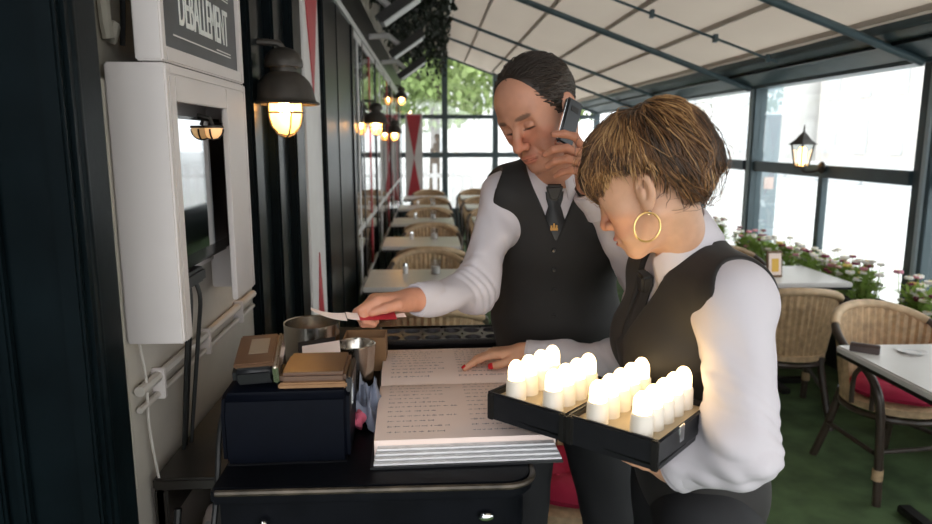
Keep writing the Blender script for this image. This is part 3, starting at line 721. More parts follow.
MB().b2(-.07, .06, -.04, .09, 0, .82).build('crate_body', 'teal_box', tb, bevel=.01); MB().b2(-.075, .065, -.045, .095, .82, .85).build('lid', 'teal_box', tb, bevel=.008)
cab1 = tag(MB().tube(smooth_path([(-.30, 1.40, 1.12), (-.36, 1.33, 1.16), (-.385, 1.24, 1.12), (-.38, 1.16, 1.0), (-.385, 1.10, .86), (-.36, 1.06, .8), (-.375, 1.05, .6)], 8), .0055, 8).build('power_cable', 'cable_black'), 'black cable drooping from the card terminal down the counter side', 'cable')
cab2 = tag(MB().tube(smooth_path([(-.47, 1.22, .95), (-.475, 1.20, .85), (-.45, 1.18, .86), (-.43, 1.245, .6), (-.43, 1.24, .3), (-.42, 1.25, .02)], 8), .007, 8).build('looped_cable', 'cable_black'), 'thick black cable hanging from the end of the narrow ledge', 'cable')

mat('display_brown', (.25, .18, .12), .3)
# till printer (navy block) with brown lid
rp = thing('receipt_printer', 'dark navy till printer with brown lid on the counter', 'printer', (-.262, 1.27, ZC), .03)
prof = [(-.088, .0), (-.090, .095), (-.078, .126), (-.055, .134), (.085, .134), (.09, .125), (.09, 0)]
mb = MB(); mb.poly([(-.112, y, z) for y, z in prof], .224, (1, 0, 0)); mb.build('case', 'navy_plastic', rp, bevel=.010, seg=3)
MB().box((.046, .012, .146), (.118, .13, .022), rotm(.0, 0, 0)).build('lid', 'brown_plastic', rp, bevel=.006)
MB().box((.046, -.056, .1355), (.122, .012, .012)).build('lid_lip', 'cardboard', rp, bevel=.003)
MB().box((.108, .0, .10), (.010, .12, .10), rotm(0, .06, 0)).build('side_plate', 'black_plastic', rp, bevel=.003)
MB().box((.114, -.03, .118), (.003, .03, .05)).build('lamp_strip', 'chrome', rp, bevel=.001)
MB().box((0, 0, -.0), (.21, .17, .001)).build('feet', 'black_plastic', rp)
pt = thing('card_terminal', 'handheld card terminal with lit brown screen, leaning on the till printer', 'terminal', (-.322, 1.265, ZC+.134), .10)
R1 = rotm(.22, -.04, 0)
MB().box((0, 0, .034), (.076, .125, .036), R1).build('housing', 'black_plastic', pt, bevel=.010, seg=3)
MB().box((0, -.003, .053), (.070, .11, .010), R1).build('brown_face', 'brown_plastic', pt, bevel=.003)
MB().box((.004, .004, .0592), (.034, .055, .003), R1).build('display', 'display_brown', pt)
MB().box((.038, 0, .038), (.010, .13, .035), R1).build('steel_edge', 'steel', pt, bevel=.003)
MB().b2(-.034, .034, .0, .05, 0, .022).build('stand', 'navy_plastic', pt, bevel=.006)

# steel bowl, cup with cards, cardboard box
sb = thing('steel_bowl', 'round brushed steel pan behind the card terminal', 'bowl', (-.300, 1.72, ZC))
MB().lathe([(.001, .004), (.060, .004), (.064, .010), (.066, .120), (.069, .122), (.069, .117), (.068, .0), (.001, 0)], n=40).build('wall', 'steel', sb)
crumple((.045, .045, .03), 9, 14, .12).build('contents', 'cardboard', sb, loc=(0, 0, .03))
cu = thing('steel_cup', 'dented steel cup holding cards, beside the cardboard box', 'cup', (-.180, 1.60, ZC))
MB().lathe([(.001, .004), (.038, .004), (.042, .095), (.046, .10), (.048, .098), (.040, .0), (.001, 0)], n=28).build('wall', 'steel', cu)
for k, (dx, dy, a, m_, lb, gr) in enumerate((( -.03, .0, .5, 'black_plastic', 'black card leaning in front of the steel cup', 0), (-.038, -.012, .55, 'paper', 'white card in front of the black one by the steel cup', 0))):
    c_ = tag(MB().box((0, 0, 0), (.085, .0012, .054), rotm(-1.0, -.12, .1)).build('card', m_, None, (-.262+.012*k, 1.56-.018*k, ZC+.100-.004*k)), lb, 'card', 'cards by the steel cup')
bx_ = thing('card_pile_box', 'small dark box under the cards, beside the steel cup', 'box', (-.272, 1.56, ZC))
MB().b2(-.045, .045, -.04, .04, 0, .075).build('box_body', 'dark_wood', bx_, bevel=.003)
cd = thing('cardboard_box', 'small brown cardboard box between the steel cup and the black tray', 'box', (-.165, 1.73, ZC))
for (a, b, c, d) in ((-.055, .05, -.04, -.037), (-.055, .05, .037, .04), (-.055, -.052, -.037, .037), (.047, .05, -.037, .037)): MB().b2(a, b, c, d, 0, .085).build('side', 'cardboard', cd)
MB().b2(-.052, .047, -.037, .037, 0, .003).build('bottom', 'cardboard', cd)
# cloth
def cloth_heap(rx, ry, h):
    n = 44; g = np.linspace(-1, 1, n); U, Vv = np.meshgrid(g, g, indexing='ij'); r = np.sqrt(U**2+Vv**2*.9)
    f1 = np.abs(np.sin(3.1*U+1.7*Vv+1.2*np.sin(2.3*Vv+1))) ; f2 = np.abs(np.sin(-2.2*U+4.3*Vv+.9*np.sin(3.1*U))); f3 = np.abs(np.sin(6*U+5*Vv+2*np.sin(3*U-2*Vv)))
    z = (1-np.clip(r, 0, 1.25)**2*.62)*(.25+.42*(1-f1**.7)+.33*(1-f2**.7)+.12*(1-f3)); z = np.clip(z, .03, None)*h
    X = rx*(U+.10*np.sin(4*Vv)+.08*np.sin(9*U)); Y = ry*(Vv+.08*np.sin(5*U+1))
    top = [(X[i, j], Y[i, j], z[i, j]) for i in range(n) for j in range(n)]; bot = [(x, y, max(0.0005, zz-.004)) for x, y, zz in top]
    fs = [(i*n+j, (i+1)*n+j, (i+1)*n+j+1, i*n+j+1) for i in range(n-1) for j in range(n-1)]; N_ = n*n
    ring = [i*n for i in range(n)] + [(n-1)*n+j for j in range(1, n)] + [i*n+n-1 for i in range(n-2, -1, -1)] + [j for j in range(n-2, 0, -1)]
    return MB().add(top+bot, fs+[tuple(N_+q for q in reversed(f_)) for f_ in fs]+[(ring[i], ring[(i+1) % len(ring)], N_+ring[(i+1) % len(ring)], N_+ring[i]) for i in range(len(ring))])
cl = thing('cleaning_cloth', 'crumpled blue-grey cloth between the till printer and the ledger', 'cloth', (-.138, 1.405, ZC), -.06)
me = None; cloth_heap(.032, .085, .105).build('cloth', 'blue_cloth', cl)
crumple((.014, .018, .016), 5, 16, .3).build('pink_corner', 'pink_cloth', cl, loc=(-.004, -.085, .004))

# ledger
lb = thing('ledger', 'large open reservation ledger with handwritten pages on the counter', 'book', (.05, 1.505, ZC), .035)
W2, L0, L1, LS = .166, -.335, .310, .050
def page_block(y0, y1, hfun, name, m):
    n = 26; vs_ = []; fs = []
    for i in range(n+1):
        y = y0+(y1-y0)*i/n
        for x in (-W2, W2): vs_.append((x, y, .004)); vs_.append((x, y, .004+hfun((i/n))))
    for i in range(n):
        a = i*4; b = a+4
        fs += [(a+1, a+3, b+3, b+1), (a, b, b+2, a+2), (a, a+1, b+1, b), (a+2, b+2, b+3, a+3)]
    fs += [(0, 2, 3, 1), (n*4, n*4+1, n*4+3, n*4+2)]
    return MB().add(vs_, fs).build(name, m, lb)
hn = lambda t: .030*(1-.35*t)*(1-math.exp(-(1-t)*14)) + .006*math.sin(PI*t) + .002
hf = lambda t: .016*(1-math.exp(-t*14))*(1-.3*t) + .006*math.sin(PI*t) + .002
MB().b2(-W2-.006, W2+.006, L0-.012, L1+.008, 0, .004).build('cover', 'black_plastic', lb, bevel=.001)
pn = page_block(L0+.03, LS, hn, 'near_page_block', 'paper'); pf = page_block(LS, L1, hf, 'far_page_block', 'paper')
for k in range(4):   # fanned sheets at the near edge
    MB().b2(-W2+.002*k, W2-.003*k+.004, L0-.006+.007*k, L0+.06, (.0045+.006*k), .0045+.006*k+.0034).build('sheet', 'paper_edge', lb)
hw = MB(); rr = random.Random(11)
for side, (y0, y1, hfun, n0, n1) in enumerate(((L0+.06, LS-.03, hn, L0+.03, LS), (LS+.03, L1-.02, hf, LS, L1))):
    rows = 13 if side == 0 else 11
    for i in range(rows):
        for col in range(2):
            y = y0+(y1-y0)*i/(rows-1); x = -W2+.022 + col*.16
            xe = x + rr.uniform(.07, .135)
            z = lambda yy: .0042+.0003+hfun(min(1, max(0, (yy-n0)/(n1-n0))))
            while x < xe:
                l = rr.uniform(.004, .015); th = .0009
                hw.add([(x, y-th, z(y-th)+.0005), (x+l, y-th+rr.uniform(-.001, .001), z(y-th)+.0005), (x+l, y+th, z(y+th)+.0005), (x, y+th, z(y+th)+.0005)], [(0, 1, 2, 3)])
                for q in range(max(1, int(l/.004))):
                    xx = x+rr.uniform(0, l); hh = rr.uniform(.002, .0045)
                    hw.add([(xx, y-hh, z(y-hh)+.0006), (xx+.0009, y-hh, z(y-hh)+.0006), (xx+.0015, y+hh, z(y+hh)+.0006), (xx+.0006, y+hh, z(y+hh)+.0006)], [(0, 1, 2, 3)])
                x += l+rr.uniform(.002, .006)
hw.build('handwriting', 'ink', lb, smooth=False, merge=False)

# empty candle tray at the back of the counter, round sockets
et = thing('empty_candle_tray', 'empty black candle tray with two rows of round sockets behind the ledger', 'tray', (.030, 1.905, ZC), .02)
ex, ey, eh = .175, .075, .038
MB().b2(-ex, ex, -ey, ey, 0, .004).b2(-ex, ex, -ey, -ey+.006, .004, eh).b2(-ex, ex, ey-.006, ey, .004, eh).b2(-ex, -ex+.006, -ey+.006, ey-.006, .004, eh).b2(ex-.006, ex, -ey+.006, ey-.006, .004, eh).build('body', 'black_plastic', et, bevel=.002)
def socket_plate(nx, ny, hx, hy, r, z, name, m, parent):
    mb = MB(); n = 20; dx = 2*hx/nx; dy = 2*hy/ny
    for i in range(nx):
        for j in range(ny):
            c = (-hx+dx*(i+.5), -hy+dy*(j+.5)); vs_ = []; fs = []
            for k in range(n):
                a = 2*PI*k/n; q = max(abs(math.cos(a))/(dx/2), abs(math.sin(a))/(dy/2)); vs_.append((c[0]+math.cos(a)/q, c[1]+math.sin(a)/q, z))
            for k in range(n): a = 2*PI*k/n; vs_.append((c[0]+r*math.cos(a), c[1]+r*math.sin(a), z))
            for k in range(n): a = 2*PI*k/n; vs_.append((c[0]+r*.9*math.cos(a), c[1]+r*.9*math.sin(a), z-.025))
            for k in range(n): e = (k+1) % n; fs += [(k, e, n+e, n+k), (n+k, n+e, 2*n+e, 2*n+k)]
            mb.add(vs_, fs)
    return mb.build(name, m, parent, smooth=False)
mat('socket_grey', (.07, .065, .07), .32, noise=(30, .2))
socket_plate(6, 2, ex-.007, ey-.007, .0235, .033, 'socket_plate', 'socket_grey', et)

# two candle trays in the woman's hand with lit candles
TL, TM, TR = Vector((.100, 1.193, 0)), Vector((.340, .970, 0)), Vector((.498, 1.101, 0))
ux = (TM-TL).normalized(); uy = Vector((-ux.y, ux.x, 0)); ang = math.atan2(ux.y, ux.x)
LEN = (TM-TL).length; DEP = .207; HT = .050; ZT = 1.125
TRAYS = []
mat('tray_cream', (.42, .35, .25), .6)
for i in range(2):
    w2 = LEN/2 - .002; base = TL + ux*(i*LEN/2 + LEN/4) + uy*DEP/2
    t = thing('candle_tray', ['black tray of lit candles at the book side, carried by the woman', 'black tray of lit candles nearest the camera, carried by the woman'][i], 'tray', (base.x, base.y, ZT), ang, 'trays of lit candles')
    a = w2/2; b = DEP/2
    MB().b2(-a, a, -b, b, 0, .012).b2(-a, a, -b, -b+.006, .012, HT).b2(-a, a, b-.006, b, .012, HT).b2(-a, -a+.006, -b+.006, b-.006, .012, HT).b2(a-.006, a, -b+.006, b-.006, .012, HT).build('body', 'black_plastic', t, bevel=.003)
    MB().b2(-a+.0065, a-.0065, -b+.0065, b-.0065, .0125, HT-.010).build('insert', 'tray_cream', t)
    for sx in (-1, 1): MB().box((sx*(a-.006), -b-.001, HT/2), (.013, .006, HT*.98)).build('corner_clip', 'dark_metal', t, bevel=.002)
    MB().b2(a-.001, a+.0015, -.03, -.012, .022, .050).build('latch', 'chrome', t, bevel=.001)
    TRAYS.append((t, base))
cbody = MB().lathe([(.001, 0), (.0185, 0), (.0185, .001), (.0175, .034), (.016, .036), (.0145, .037)], n=18).mesh('candle_body', ['candle_plastic'])
ctip = MB().lathe([(.0145, .036), (.0145, .052), (.0135, .060), (.010, .067), (.006, .071), (.001, .072)], n=16).mesh('candle_tip', ['candle_tip'])
R6 = ['front', 'second', 'third', 'fourth', 'fifth']
for i, (t, base) in enumerate(TRAYS):
    for cidx in range(2):
        for r in range(((4, 4), (5, 5))[i][cidx]):
            p = base + ux*((cidx-.5)*.078) + uy*(-DEP/2 + .026 + r*.0388)
            k = thing('candle_light', 'lit white candle light, %s in the %s column of the %s tray' % (R6[r], ['left', 'right'][cidx], ['book-side', 'camera-side'][i]), 'candle', (p.x, p.y, ZT+HT-.010), 0, 'lit candles in the carried trays')
            obj_of('candle_body', cbody, k); obj_of('glowing_tip', ctip, k)

# ================================================================ PEOPLE : implicit modelling tools
def V3(*a): return np.array(a, dtype=np.float64)
def nrm(v): v = np.asarray(v, float); return v/np.linalg.norm(v)
def frame(fwd, up):           # columns: left, forward, up
    f_ = nrm(fwd); u = np.asarray(up, float); u = nrm(u - f_*np.dot(u, f_)); l = np.cross(u, f_); return np.stack([l, f_, u], 1)
def smin(a, b, k):
    h = np.clip(.5+.5*(b-a)/k, 0, 1); return b*(1-h)+a*h-k*h*(1-h)
def smax(a, b, k): return -smin(-a, -b, k)
def cap(P, a, b, ra, rb=None):
    a = np.asarray(a, float); b = np.asarray(b, float); rb = ra if rb is None else rb
    ba = b-a; pa = P-a; h = np.clip(pa@ba/np.dot(ba, ba), 0, 1)
    return np.sqrt(((pa-h[:, None]*ba)**2).sum(1)) - (ra+(rb-ra)*h)
def ell(P, c, r, R=None):
    q = P-np.asarray(c, float)
    if R is not None: q = q@R
    r = np.asarray(r, float); k0 = np.sqrt(((q/r)**2).sum(1)); k1 = np.sqrt(((q/(r*r))**2).sum(1))+1e-9
    return k0*(k0-1)/k1
def chain(P, pts, rs, k=.02):
    d = None
    for i in range(len(pts)-1):
        e = cap(P, pts[i], pts[i+1], rs[i], rs[i+1]); d = e if d is None else smin(d, e, k)
    return d
def polygonize(fn, lo, hi, h, pad=.02):
    """surface nets over a sparse block grid; fn(P)->signed distance"""
    lo = np.asarray(lo, float)-pad; hi = np.asarray(hi, float)+pad; B = 8
    nb = np.ceil((hi-lo)/(h*B)).astype(int); n = nb*B
    c = [(np.arange(nb[i])+.5)*B*h+lo[i] for i in range(3)]
    G = np.stack(np.meshgrid(*c, indexing='ij'), -1).reshape(-1, 3)
    dc = fn(G); keep = np.abs(dc) < B*h*1.15 + .012
    V = np.repeat(np.repeat(np.repeat(dc.reshape(nb), B, 0), B, 1), B, 2).astype(np.float32)
    idx = np.argwhere(keep.reshape(nb)); o = (np.arange(B)+.0)
    loc = np.stack(np.meshgrid(o, o, o, indexing='ij'), -1).reshape(-1, 3)
    for s in range(0, len(idx), 1500):
        q = idx[s:s+1500]; P = ((q[:, None, :]*B+loc[None])*h+lo).reshape(-1, 3)
        d = fn(P).reshape(len(q), B, B, B)
        for m_, (i, j, k) in enumerate(q): V[i*B:i*B+B, j*B:j*B+B, k*B:k*B+B] = d[m_]
    S = V < 0
    corners = [(i, j, k) for i in (0, 1) for j in (0, 1) for k in (0, 1)]
    sl = lambda A, o: A[o[0]:n[0]-1+o[0], o[1]:n[1]-1+o[1], o[2]:n[2]-1+o[2]]
    cnt = sum(sl(S, q).astype(np.int8) for q in corners); act = (cnt > 0) & (cnt < 8)
    ci = np.argwhere(act); acc = np.zeros((len(ci), 3)); num = np.zeros(len(ci))
    vv = {q: V[ci[:, 0]+q[0], ci[:, 1]+q[1], ci[:, 2]+q[2]].astype(float) for q in corners}
    for a in corners:
        for ax in range(3):
            if a[ax] == 0:
                b = list(a); b[ax] = 1; b = tuple(b); va, vb = vv[a], vv[b]; x = (va < 0) != (vb < 0)
                t = np.where(x, va/np.where(x, va-vb, 1), 0); p = np.array(a, float)[None].repeat(len(ci), 0); p[:, ax] += t
                acc += p*x[:, None]; num += x
    pts = (ci + acc/num[:, None])*h + lo
    ID = -np.ones(tuple(n-1), int); ID[act] = np.arange(len(ci)); faces = []
    for ax in range(3):
        u, v = (ax+1) % 3, (ax+2) % 3
        d0 = [slice(0, n[i]) for i in range(3)]; d1 = list(d0); d0[ax] = slice(0, n[ax]-1); d1[ax] = slice(1, n[ax])
        A = S[tuple(d0)]; Bq = S[tuple(d1)]; e = np.argwhere(A != Bq)
        ok = (e[:, u] > 0) & (e[:, v] > 0) & (e[:, u] < n[u]-1) & (e[:, v] < n[v]-1); e = e[ok]
        if not len(e): continue
        flip = ~A[e[:, 0], e[:, 1], e[:, 2]]
        def cell(du, dv): q = e.copy(); q[:, u] -= du; q[:, v] -= dv; return ID[q[:, 0], q[:, 1], q[:, 2]]
        f_ = np.stack([cell(1, 1), cell(0, 1), cell(0, 0), cell(1, 0)], 1); f_[flip] = f_[flip][:, ::-1]
        faces.append(f_)
    F = np.concatenate(faces) if faces else np.zeros((0, 4), int); F = F[(F >= 0).all(1)]
    # project vertices once onto the surface for smoothness
    for _ in range(2):
        e = h*.5; d = fn(pts); g = np.stack([fn(pts+np.eye(3)[i]*e)-d for i in range(3)], 1)/e
        gn = (g*g).sum(1)+1e-6; step = g*(d/np.maximum(gn, .3))[:, None]; L_ = np.linalg.norm(step, axis=1); step *= np.minimum(1, h*.5/np.maximum(L_, 1e-9))[:, None]; pts = pts-step
    return pts, F
def np_object(name, pts, F, mats, parent, origin, colors=None):
    me = bpy.data.meshes.new(name); nv, nf = len(pts), len(F)
    me.vertices.add(nv); me.vertices.foreach_set('co', (pts-np.asarray(origin)).astype(np.float32).ravel())
    me.loops.add(nf*4); me.loops.foreach_set('vertex_index', F.astype(np.int32).ravel())
    me.polygons.add(nf); me.polygons.foreach_set('loop_start', np.arange(0, nf*4, 4, dtype=np.int32))
    me.update(calc_edges=True); me.validate(); me.shade_smooth()
    if colors is not None:
        at = me.color_attributes.new('tint', 'FLOAT_COLOR', 'POINT'); at.data.foreach_set('color', np.concatenate([colors, np.ones((len(colors), 1))], 1).astype(np.float32).ravel())
    for q in mats: me.materials.append(M[q])
    return obj_of(name, me, parent)
def project(fn, P, d, off=0., steps=60):
    P = np.array(P, float); d = nrm(d)
    for _ in range(steps):
        s = fn(P)-off; P = P + d*np.clip(s, -.02, .03)[:, None]*.8
    return P
def folds(P, seed, amp, sc):
    r = np.random.default_rng(seed); out = 0
    for i in range(4):
        k = r.normal(size=3)*sc*(.6+.5*i); out = out + np.sin(P@k + r.uniform(0, 6) + 1.3*np.sin(P@(r.normal(size=3)*sc*.7)))/(1+.6*i)
    return out*amp*.5

mat('skin_man', (.50, .27, .19), .48, spec=.4, bump=(220, .12, .001), attr='tint', noise=(60, .05), sss=.12)
mat('skin_woman', (.60, .36, .25), .45, spec=.4, bump=(220, .08, .001), attr='tint', noise=(60, .04), sss=.12)
mat('shirt_white', (.58, .54, .575), .8, bump=(400, .10, .001), noise=(6, .02))
mat('vest_black', (.011, .0095, .009), .75, bump=(500, .25, .001), sheen=.05)
mat('vest_woman', (.012, .010, .009), .7, bump=(500, .25, .001), sheen=.05)
mat('trouser_black', (.012, .012, .014), .8, bump=(400, .2, .001))
mat('tie_black', (.012, .012, .013), .5, bump=(300, .2, .001))
mat('hair_dark', (.030, .021, .016), .42, spec=.4); mat('hair_grey', (.10, .085, .075), .45); mat('hair_mid', (.055, .036, .024), .42)
mat('hair_brown', (.15, .070, .030), .38, spec=.45); mat('hair_deep', (.055, .029, .016), .4); mat('hair_honey', (.35, .18, .07), .36); mat('hair_gold', (.50, .29, .125), .36)
mat('brass_pin', (.42, .24, .08), .45, metal=.7)
mat('eye_white', (.7, .66, .62), .2); mat('eye_dark', (.03, .018, .012), .15)
mat('nail_red', (.55, .012, .02), .2); mat('button_black', (.03, .03, .032), .25)
mat('lash_dark', (.015, .01, .008), .6); mat('shoe_black', (.012, .012, .012), .25); mat('strap_dark', (.015, .012, .012), .4)

# ---- head in its own frame: x left, y forward, z up, origin between the eyes inside the skull
def head_sdf(Q, g):      # g: 'm' or 'f'
    A = np.abs(Q[:, 0]); Qs = Q.copy(); Qs[:, 0] = A          # mirrored copy for paired features
    m = g == 'm'
    d = ell(Q, (0, -.012, .036), (.075, .097, .084))
    d = smin(d, ell(Q, (0, .040, .040), (.060, .046, .056)), .03)                 # forehead
    d = smin(d, ell(Q, (0, .032, -.035), (.060 if m else .056, .050, .074)), .03)         # face
    d = smin(d, cap(Qs, (.050 if m else .045, -.004, -.055), (.020, .066, -.100), .018, .016), .03)   # jaw line
    d = smin(d, ell(Q, (0, .072, -.099), (.021, .017, .016 if m else .014)), .022)       # chin
    d = smin(d, ell(Qs, (.044, .050, -.030), (.022, .024, .018)), .018)           # cheekbones
    d = smin(d, ell(Qs, (.050, .046, .000), (.015, .030, .034)), .02)            # temples
    d = smin(d, ell(Qs, (.030, .060, -.060), (.020, .022, .026)), .02)            # cheeks
    d = smin(d, cap(Qs, (.046, .066, .020), (.012, .083, .017), .0095 if m else .0065), .014)      # brow
    d = smax(d, -ell(Qs, (.031, .090, .000), (.017, .014, .011)), .012)           # sockets
    d = smin(d, ell(Qs, (.031, .0735, -.001), (.0145, .0125, .0105)), .004)         # eyelids
    d = smin(d, cap(Q, (0, .084, .010), (0, .107 if m else .100, -.032), .0085, .0105), .012)       # nose bridge
    d = smin(d, ell(Q, (0, .110 if m else .103, -.038), (.0125, .0125, .0105)), .008)
    d = smin(d, ell(Qs, (.0135, .098 if m else .092, -.042), (.0085, .011, .0085)), .006)            # wings
    d = smax(d, -ell(Qs, (.0065, .103 if m else .097, -.0495), (.0042, .006, .005)), .003)
    d = smin(d, ell(Q, (0, .083, -.072), (.027, .017, .018)), .014)               # muzzle
    d = smin(d, ell(Q, (0, .0945, -.0675), (.020, .0075, .0050)), .004)
    d = smin(d, ell(Q, (0, .0930, -.0775), (.018, .0080, .0060)), .004)
    d = smax(d, -cap(Qs, (0, .1035, -.0722), (.021, .091, -.0735), .0022), .003)
    d = smax(d, -cap(Qs, (.024, .094, -.048), (.032, .080, -.072), .003), .010)    # nasolabial
    # ear
    R = np.array(rotm(0, 0, 0)); qa = Qs-V3(.076, -.012, -.012)
    ca, sa = math.cos(.25), math.sin(.25); q2 = np.stack([qa[:, 0]-qa[:, 1]*-.25, qa[:, 1]*ca+qa[:, 2]*sa, -qa[:, 1]*sa+qa[:, 2]*ca], 1)
    e = ell(q2, (.004, 0, 0), (.0075, .0185, .032)); e = smax(e, -ell(q2, (.0140, .003, .003), (.0095, .0115, .021)), .003); e = smin(e, ell(q2, (.007, .006, -.004), (.004, .006, .012)), .004)
    e = smin(e, ell(q2, (.004, .004, -.027), (.006, .009, .010)), .008)
    d = smin(d, e, .006)
    return d
def head_tint(Q, base, g):
    A = np.abs(Q[:, 0]); n = len(Q); c = np.tile(np.asarray(base, float), (n, 1))
    def blob(cn, r, col, k=1.0, mir=True):
        q = (np.stack([A if mir else Q[:, 0], Q[:, 1], Q[:, 2]], 1)-np.asarray(cn))/np.asarray(r); w_ = np.clip(1.25-np.sqrt((q*q).sum(1)), 0, .25)*4*k
        c[:] = c*(1-w_[:, None]) + np.asarray(col)*w_[:, None]
    b = np.asarray(base)
    blob((.035, .07, -.04), (.035, .05, .03), b*V3(1.08, .86, .82), .6); blob((0, .11, -.038), (.02, .03, .02), b*V3(1.08, .82, .78), .6)
    if g == 'm':
        blob((.03, .06, -.085), (.055, .07, .042), b*V3(.80, .80, .86), .65)     # beard shadow of shaved stubble
        blob((.029, .078, .0205), (.020, .02, .0055), (.06, .04, .03), .75)        # eyebrows
        lip = b*V3(.86, .62, .62)
    else:
        blob((.030, .076, .021), (.019, .02, .0040), (.16, .09, .05), .7); lip = np.array([.50, .10, .09])
    blob((0, .095, -.0675), (.021, .02, .0052), lip, .9); blob((0, .094, -.0778), (.019, .02, .0062), lip, .9)
    blob((.031, .083, -.0085), (.0155, .014, .0024), (.03, .018, .014), .95)           # lash line of lowered lids
    return np.clip(c, 0, 1)

# ---- hand: x towards thumb, y towards fingers, z dorsal (R columns, world)
def hand_joints(W, R, s, flex, spread=(.10, .02, -.05, -.13), thumb=None):
    Ls = [(.040, .025, .021), (.044, .028, .022), (.041, .026, .022), (.033, .020, .019)]; bx = (.029, .010, -.009, -.027); by = (.088, .090, .085, .076)
    out = []
    for i in range(4):
        p = V3(bx[i], by[i], .004); pts = [p]; a = 0.
        for j in range(3):
            a += flex[i][j]; d = V3(math.sin(spread[i])*math.cos(a), math.cos(spread[i])*math.cos(a), -math.sin(a)); p = p+d*Ls[i][j]; pts.append(p)
        out.append(pts)
    th = thumb or [(.022, .022, -.006), (.043, .050, -.016), (.050, .078, -.024), (.046, .100, -.034)]
    out.append([V3(*q) for q in th])
    return [[W+R@(q*s) for q in f_] for f_ in out]
def hand_sdf(P, W, R, s, J):
    L_ = lambda *a: W+R@(V3(*a)*s)
    d = cap(P, L_(0, -.02, 0), L_(0, .012, 0), .024*s, .023*s)
    for i, x in enumerate((.027, .010, -.009, -.026)):
        d = smin(d, cap(P, L_(x*.55, .012, 0), J[i][0], .0155*s, .0115*s), .012*s)
    d = smin(d, ell((P-L_(-.016, .035, -.008))@R, (0, 0, 0), (.016*s, .032*s, .014*s)), .012*s)
    d = smin(d, ell((P-L_(.020, .030, -.010))@R, (0, 0, 0), (.016*s, .028*s, .014*s)), .012*s)
    for i in range(4):
        f_ = J[i]; r = (.0098, .0090, .0084, .0072) if i < 3 else (.0086, .0078, .0072, .0062)
        e = None
        for j in range(3):
            q = cap(P, f_[j], f_[j+1], r[j]*s, r[j+1]*s); e = q if e is None else smin(e, q, .003*s)
        d = smin(d, e, .0045*s)
    t = J[4]; e = smin(cap(P, t[0], t[1], .0155*s, .0122*s), cap(P, t[1], t[2], .0118*s, .0105*s), .004*s); e = smin(e, cap(P, t[2], t[3], .0105*s, .0082*s), .003*s)
    return smin(d, e, .008*s)
def nail(parent, origin, tip, prev, dorsal, s, m, name='fingernail'):
    t = nrm(tip-prev); n_ = nrm(np.asarray(dorsal)-t*np.dot(dorsal, t)); sd = np.cross(t, n_); mb = MB(); vs_ = []; fs = []
    for i in range(5):
        for j in range(5):
            a = (j/4-.5)*1.9; u = (i/4-.35)*.013*s; r = .0112*s*(1-.15*(i/4)**2); wv = 1-.25*abs(i/4-.4)
            vs_.append(tuple(tip - t*.002*s + t*u + sd*math.sin(a)*r*wv + n_*(math.cos(a)*r-.0005) - np.asarray(origin)))
    for i in range(4):
        for j in range(4): fs.append((i*5+j, i*5+j+1, (i+1)*5+j+1, (i+1)*5+j))
    return mb.add(vs_, fs).build(name, m, parent)

# ================================================================ PEOPLE
def torso_sdf(P, S):
    R, s = S['R'], S['s']; pe, nb = S['pelvis'], S['nb']; ax = nb-pe
    d = ell(P, pe+ax*.02, V3(.160, .115, .12)*s*S['hip'], R)
    d = smin(d, ell(P, pe+ax*.34+R[:, 1]*.012*s, V3(.145*S['waist'], .112*S['belly'], .14)*s, R), .07)
    d = smin(d, ell(P, pe+ax*.70+R[:, 1]*.006*s, V3(.155, .112, .155)*s, R), .06)
    if S['bust']: 
        for q in (-1, 1): d = smin(d, ell(P, pe+ax*.66+R[:, 1]*.085*s+R[:, 0]*.062*q*s, V3(.062, .055, .062)*s, R), .05)
    d = smin(d, cap(P, S['sl']-R[:, 0]*.01, S['sr']+R[:, 0]*.01, .058*s), .05)
    for q in ('sl', 'sr'): d = smin(d, cap(P, nb+R[:, 2]*.005, S[q]+R[:, 2]*.012*s, .050*s, .040*s), .04)
    return d
def legs_sdf(P, S, grow=0.):
    s = S['s']; d = None
    for h, k, a in S['legs']:
        e = chain(P, [h, k, a], [.088*s+grow, .062*s+grow, .052*s+grow], .02); d = e if d is None else np.minimum(d, e)
    return d
def arm_sdf(P, A, r, k=.025): return chain(P, A, r, k)
def neck_sdf(P, S):
    a = S['hc']+S['Rh']@V3(0, -.022, -.055); return cap(P, a, S['nb']-S['R'][:, 2]*.02, S['neck'], S['neck']*1.10)
def join(parts):
    vs_, fs, cs, o = [], [], [], 0
    for p, f_, c in parts: vs_.append(p); fs.append(f_+o); cs.append(c); o += len(p)
    return np.concatenate(vs_), np.concatenate(fs), np.concatenate(cs)
def bounds(pts, r): pts = np.asarray(pts); return pts.min(0)-r, pts.max(0)+r

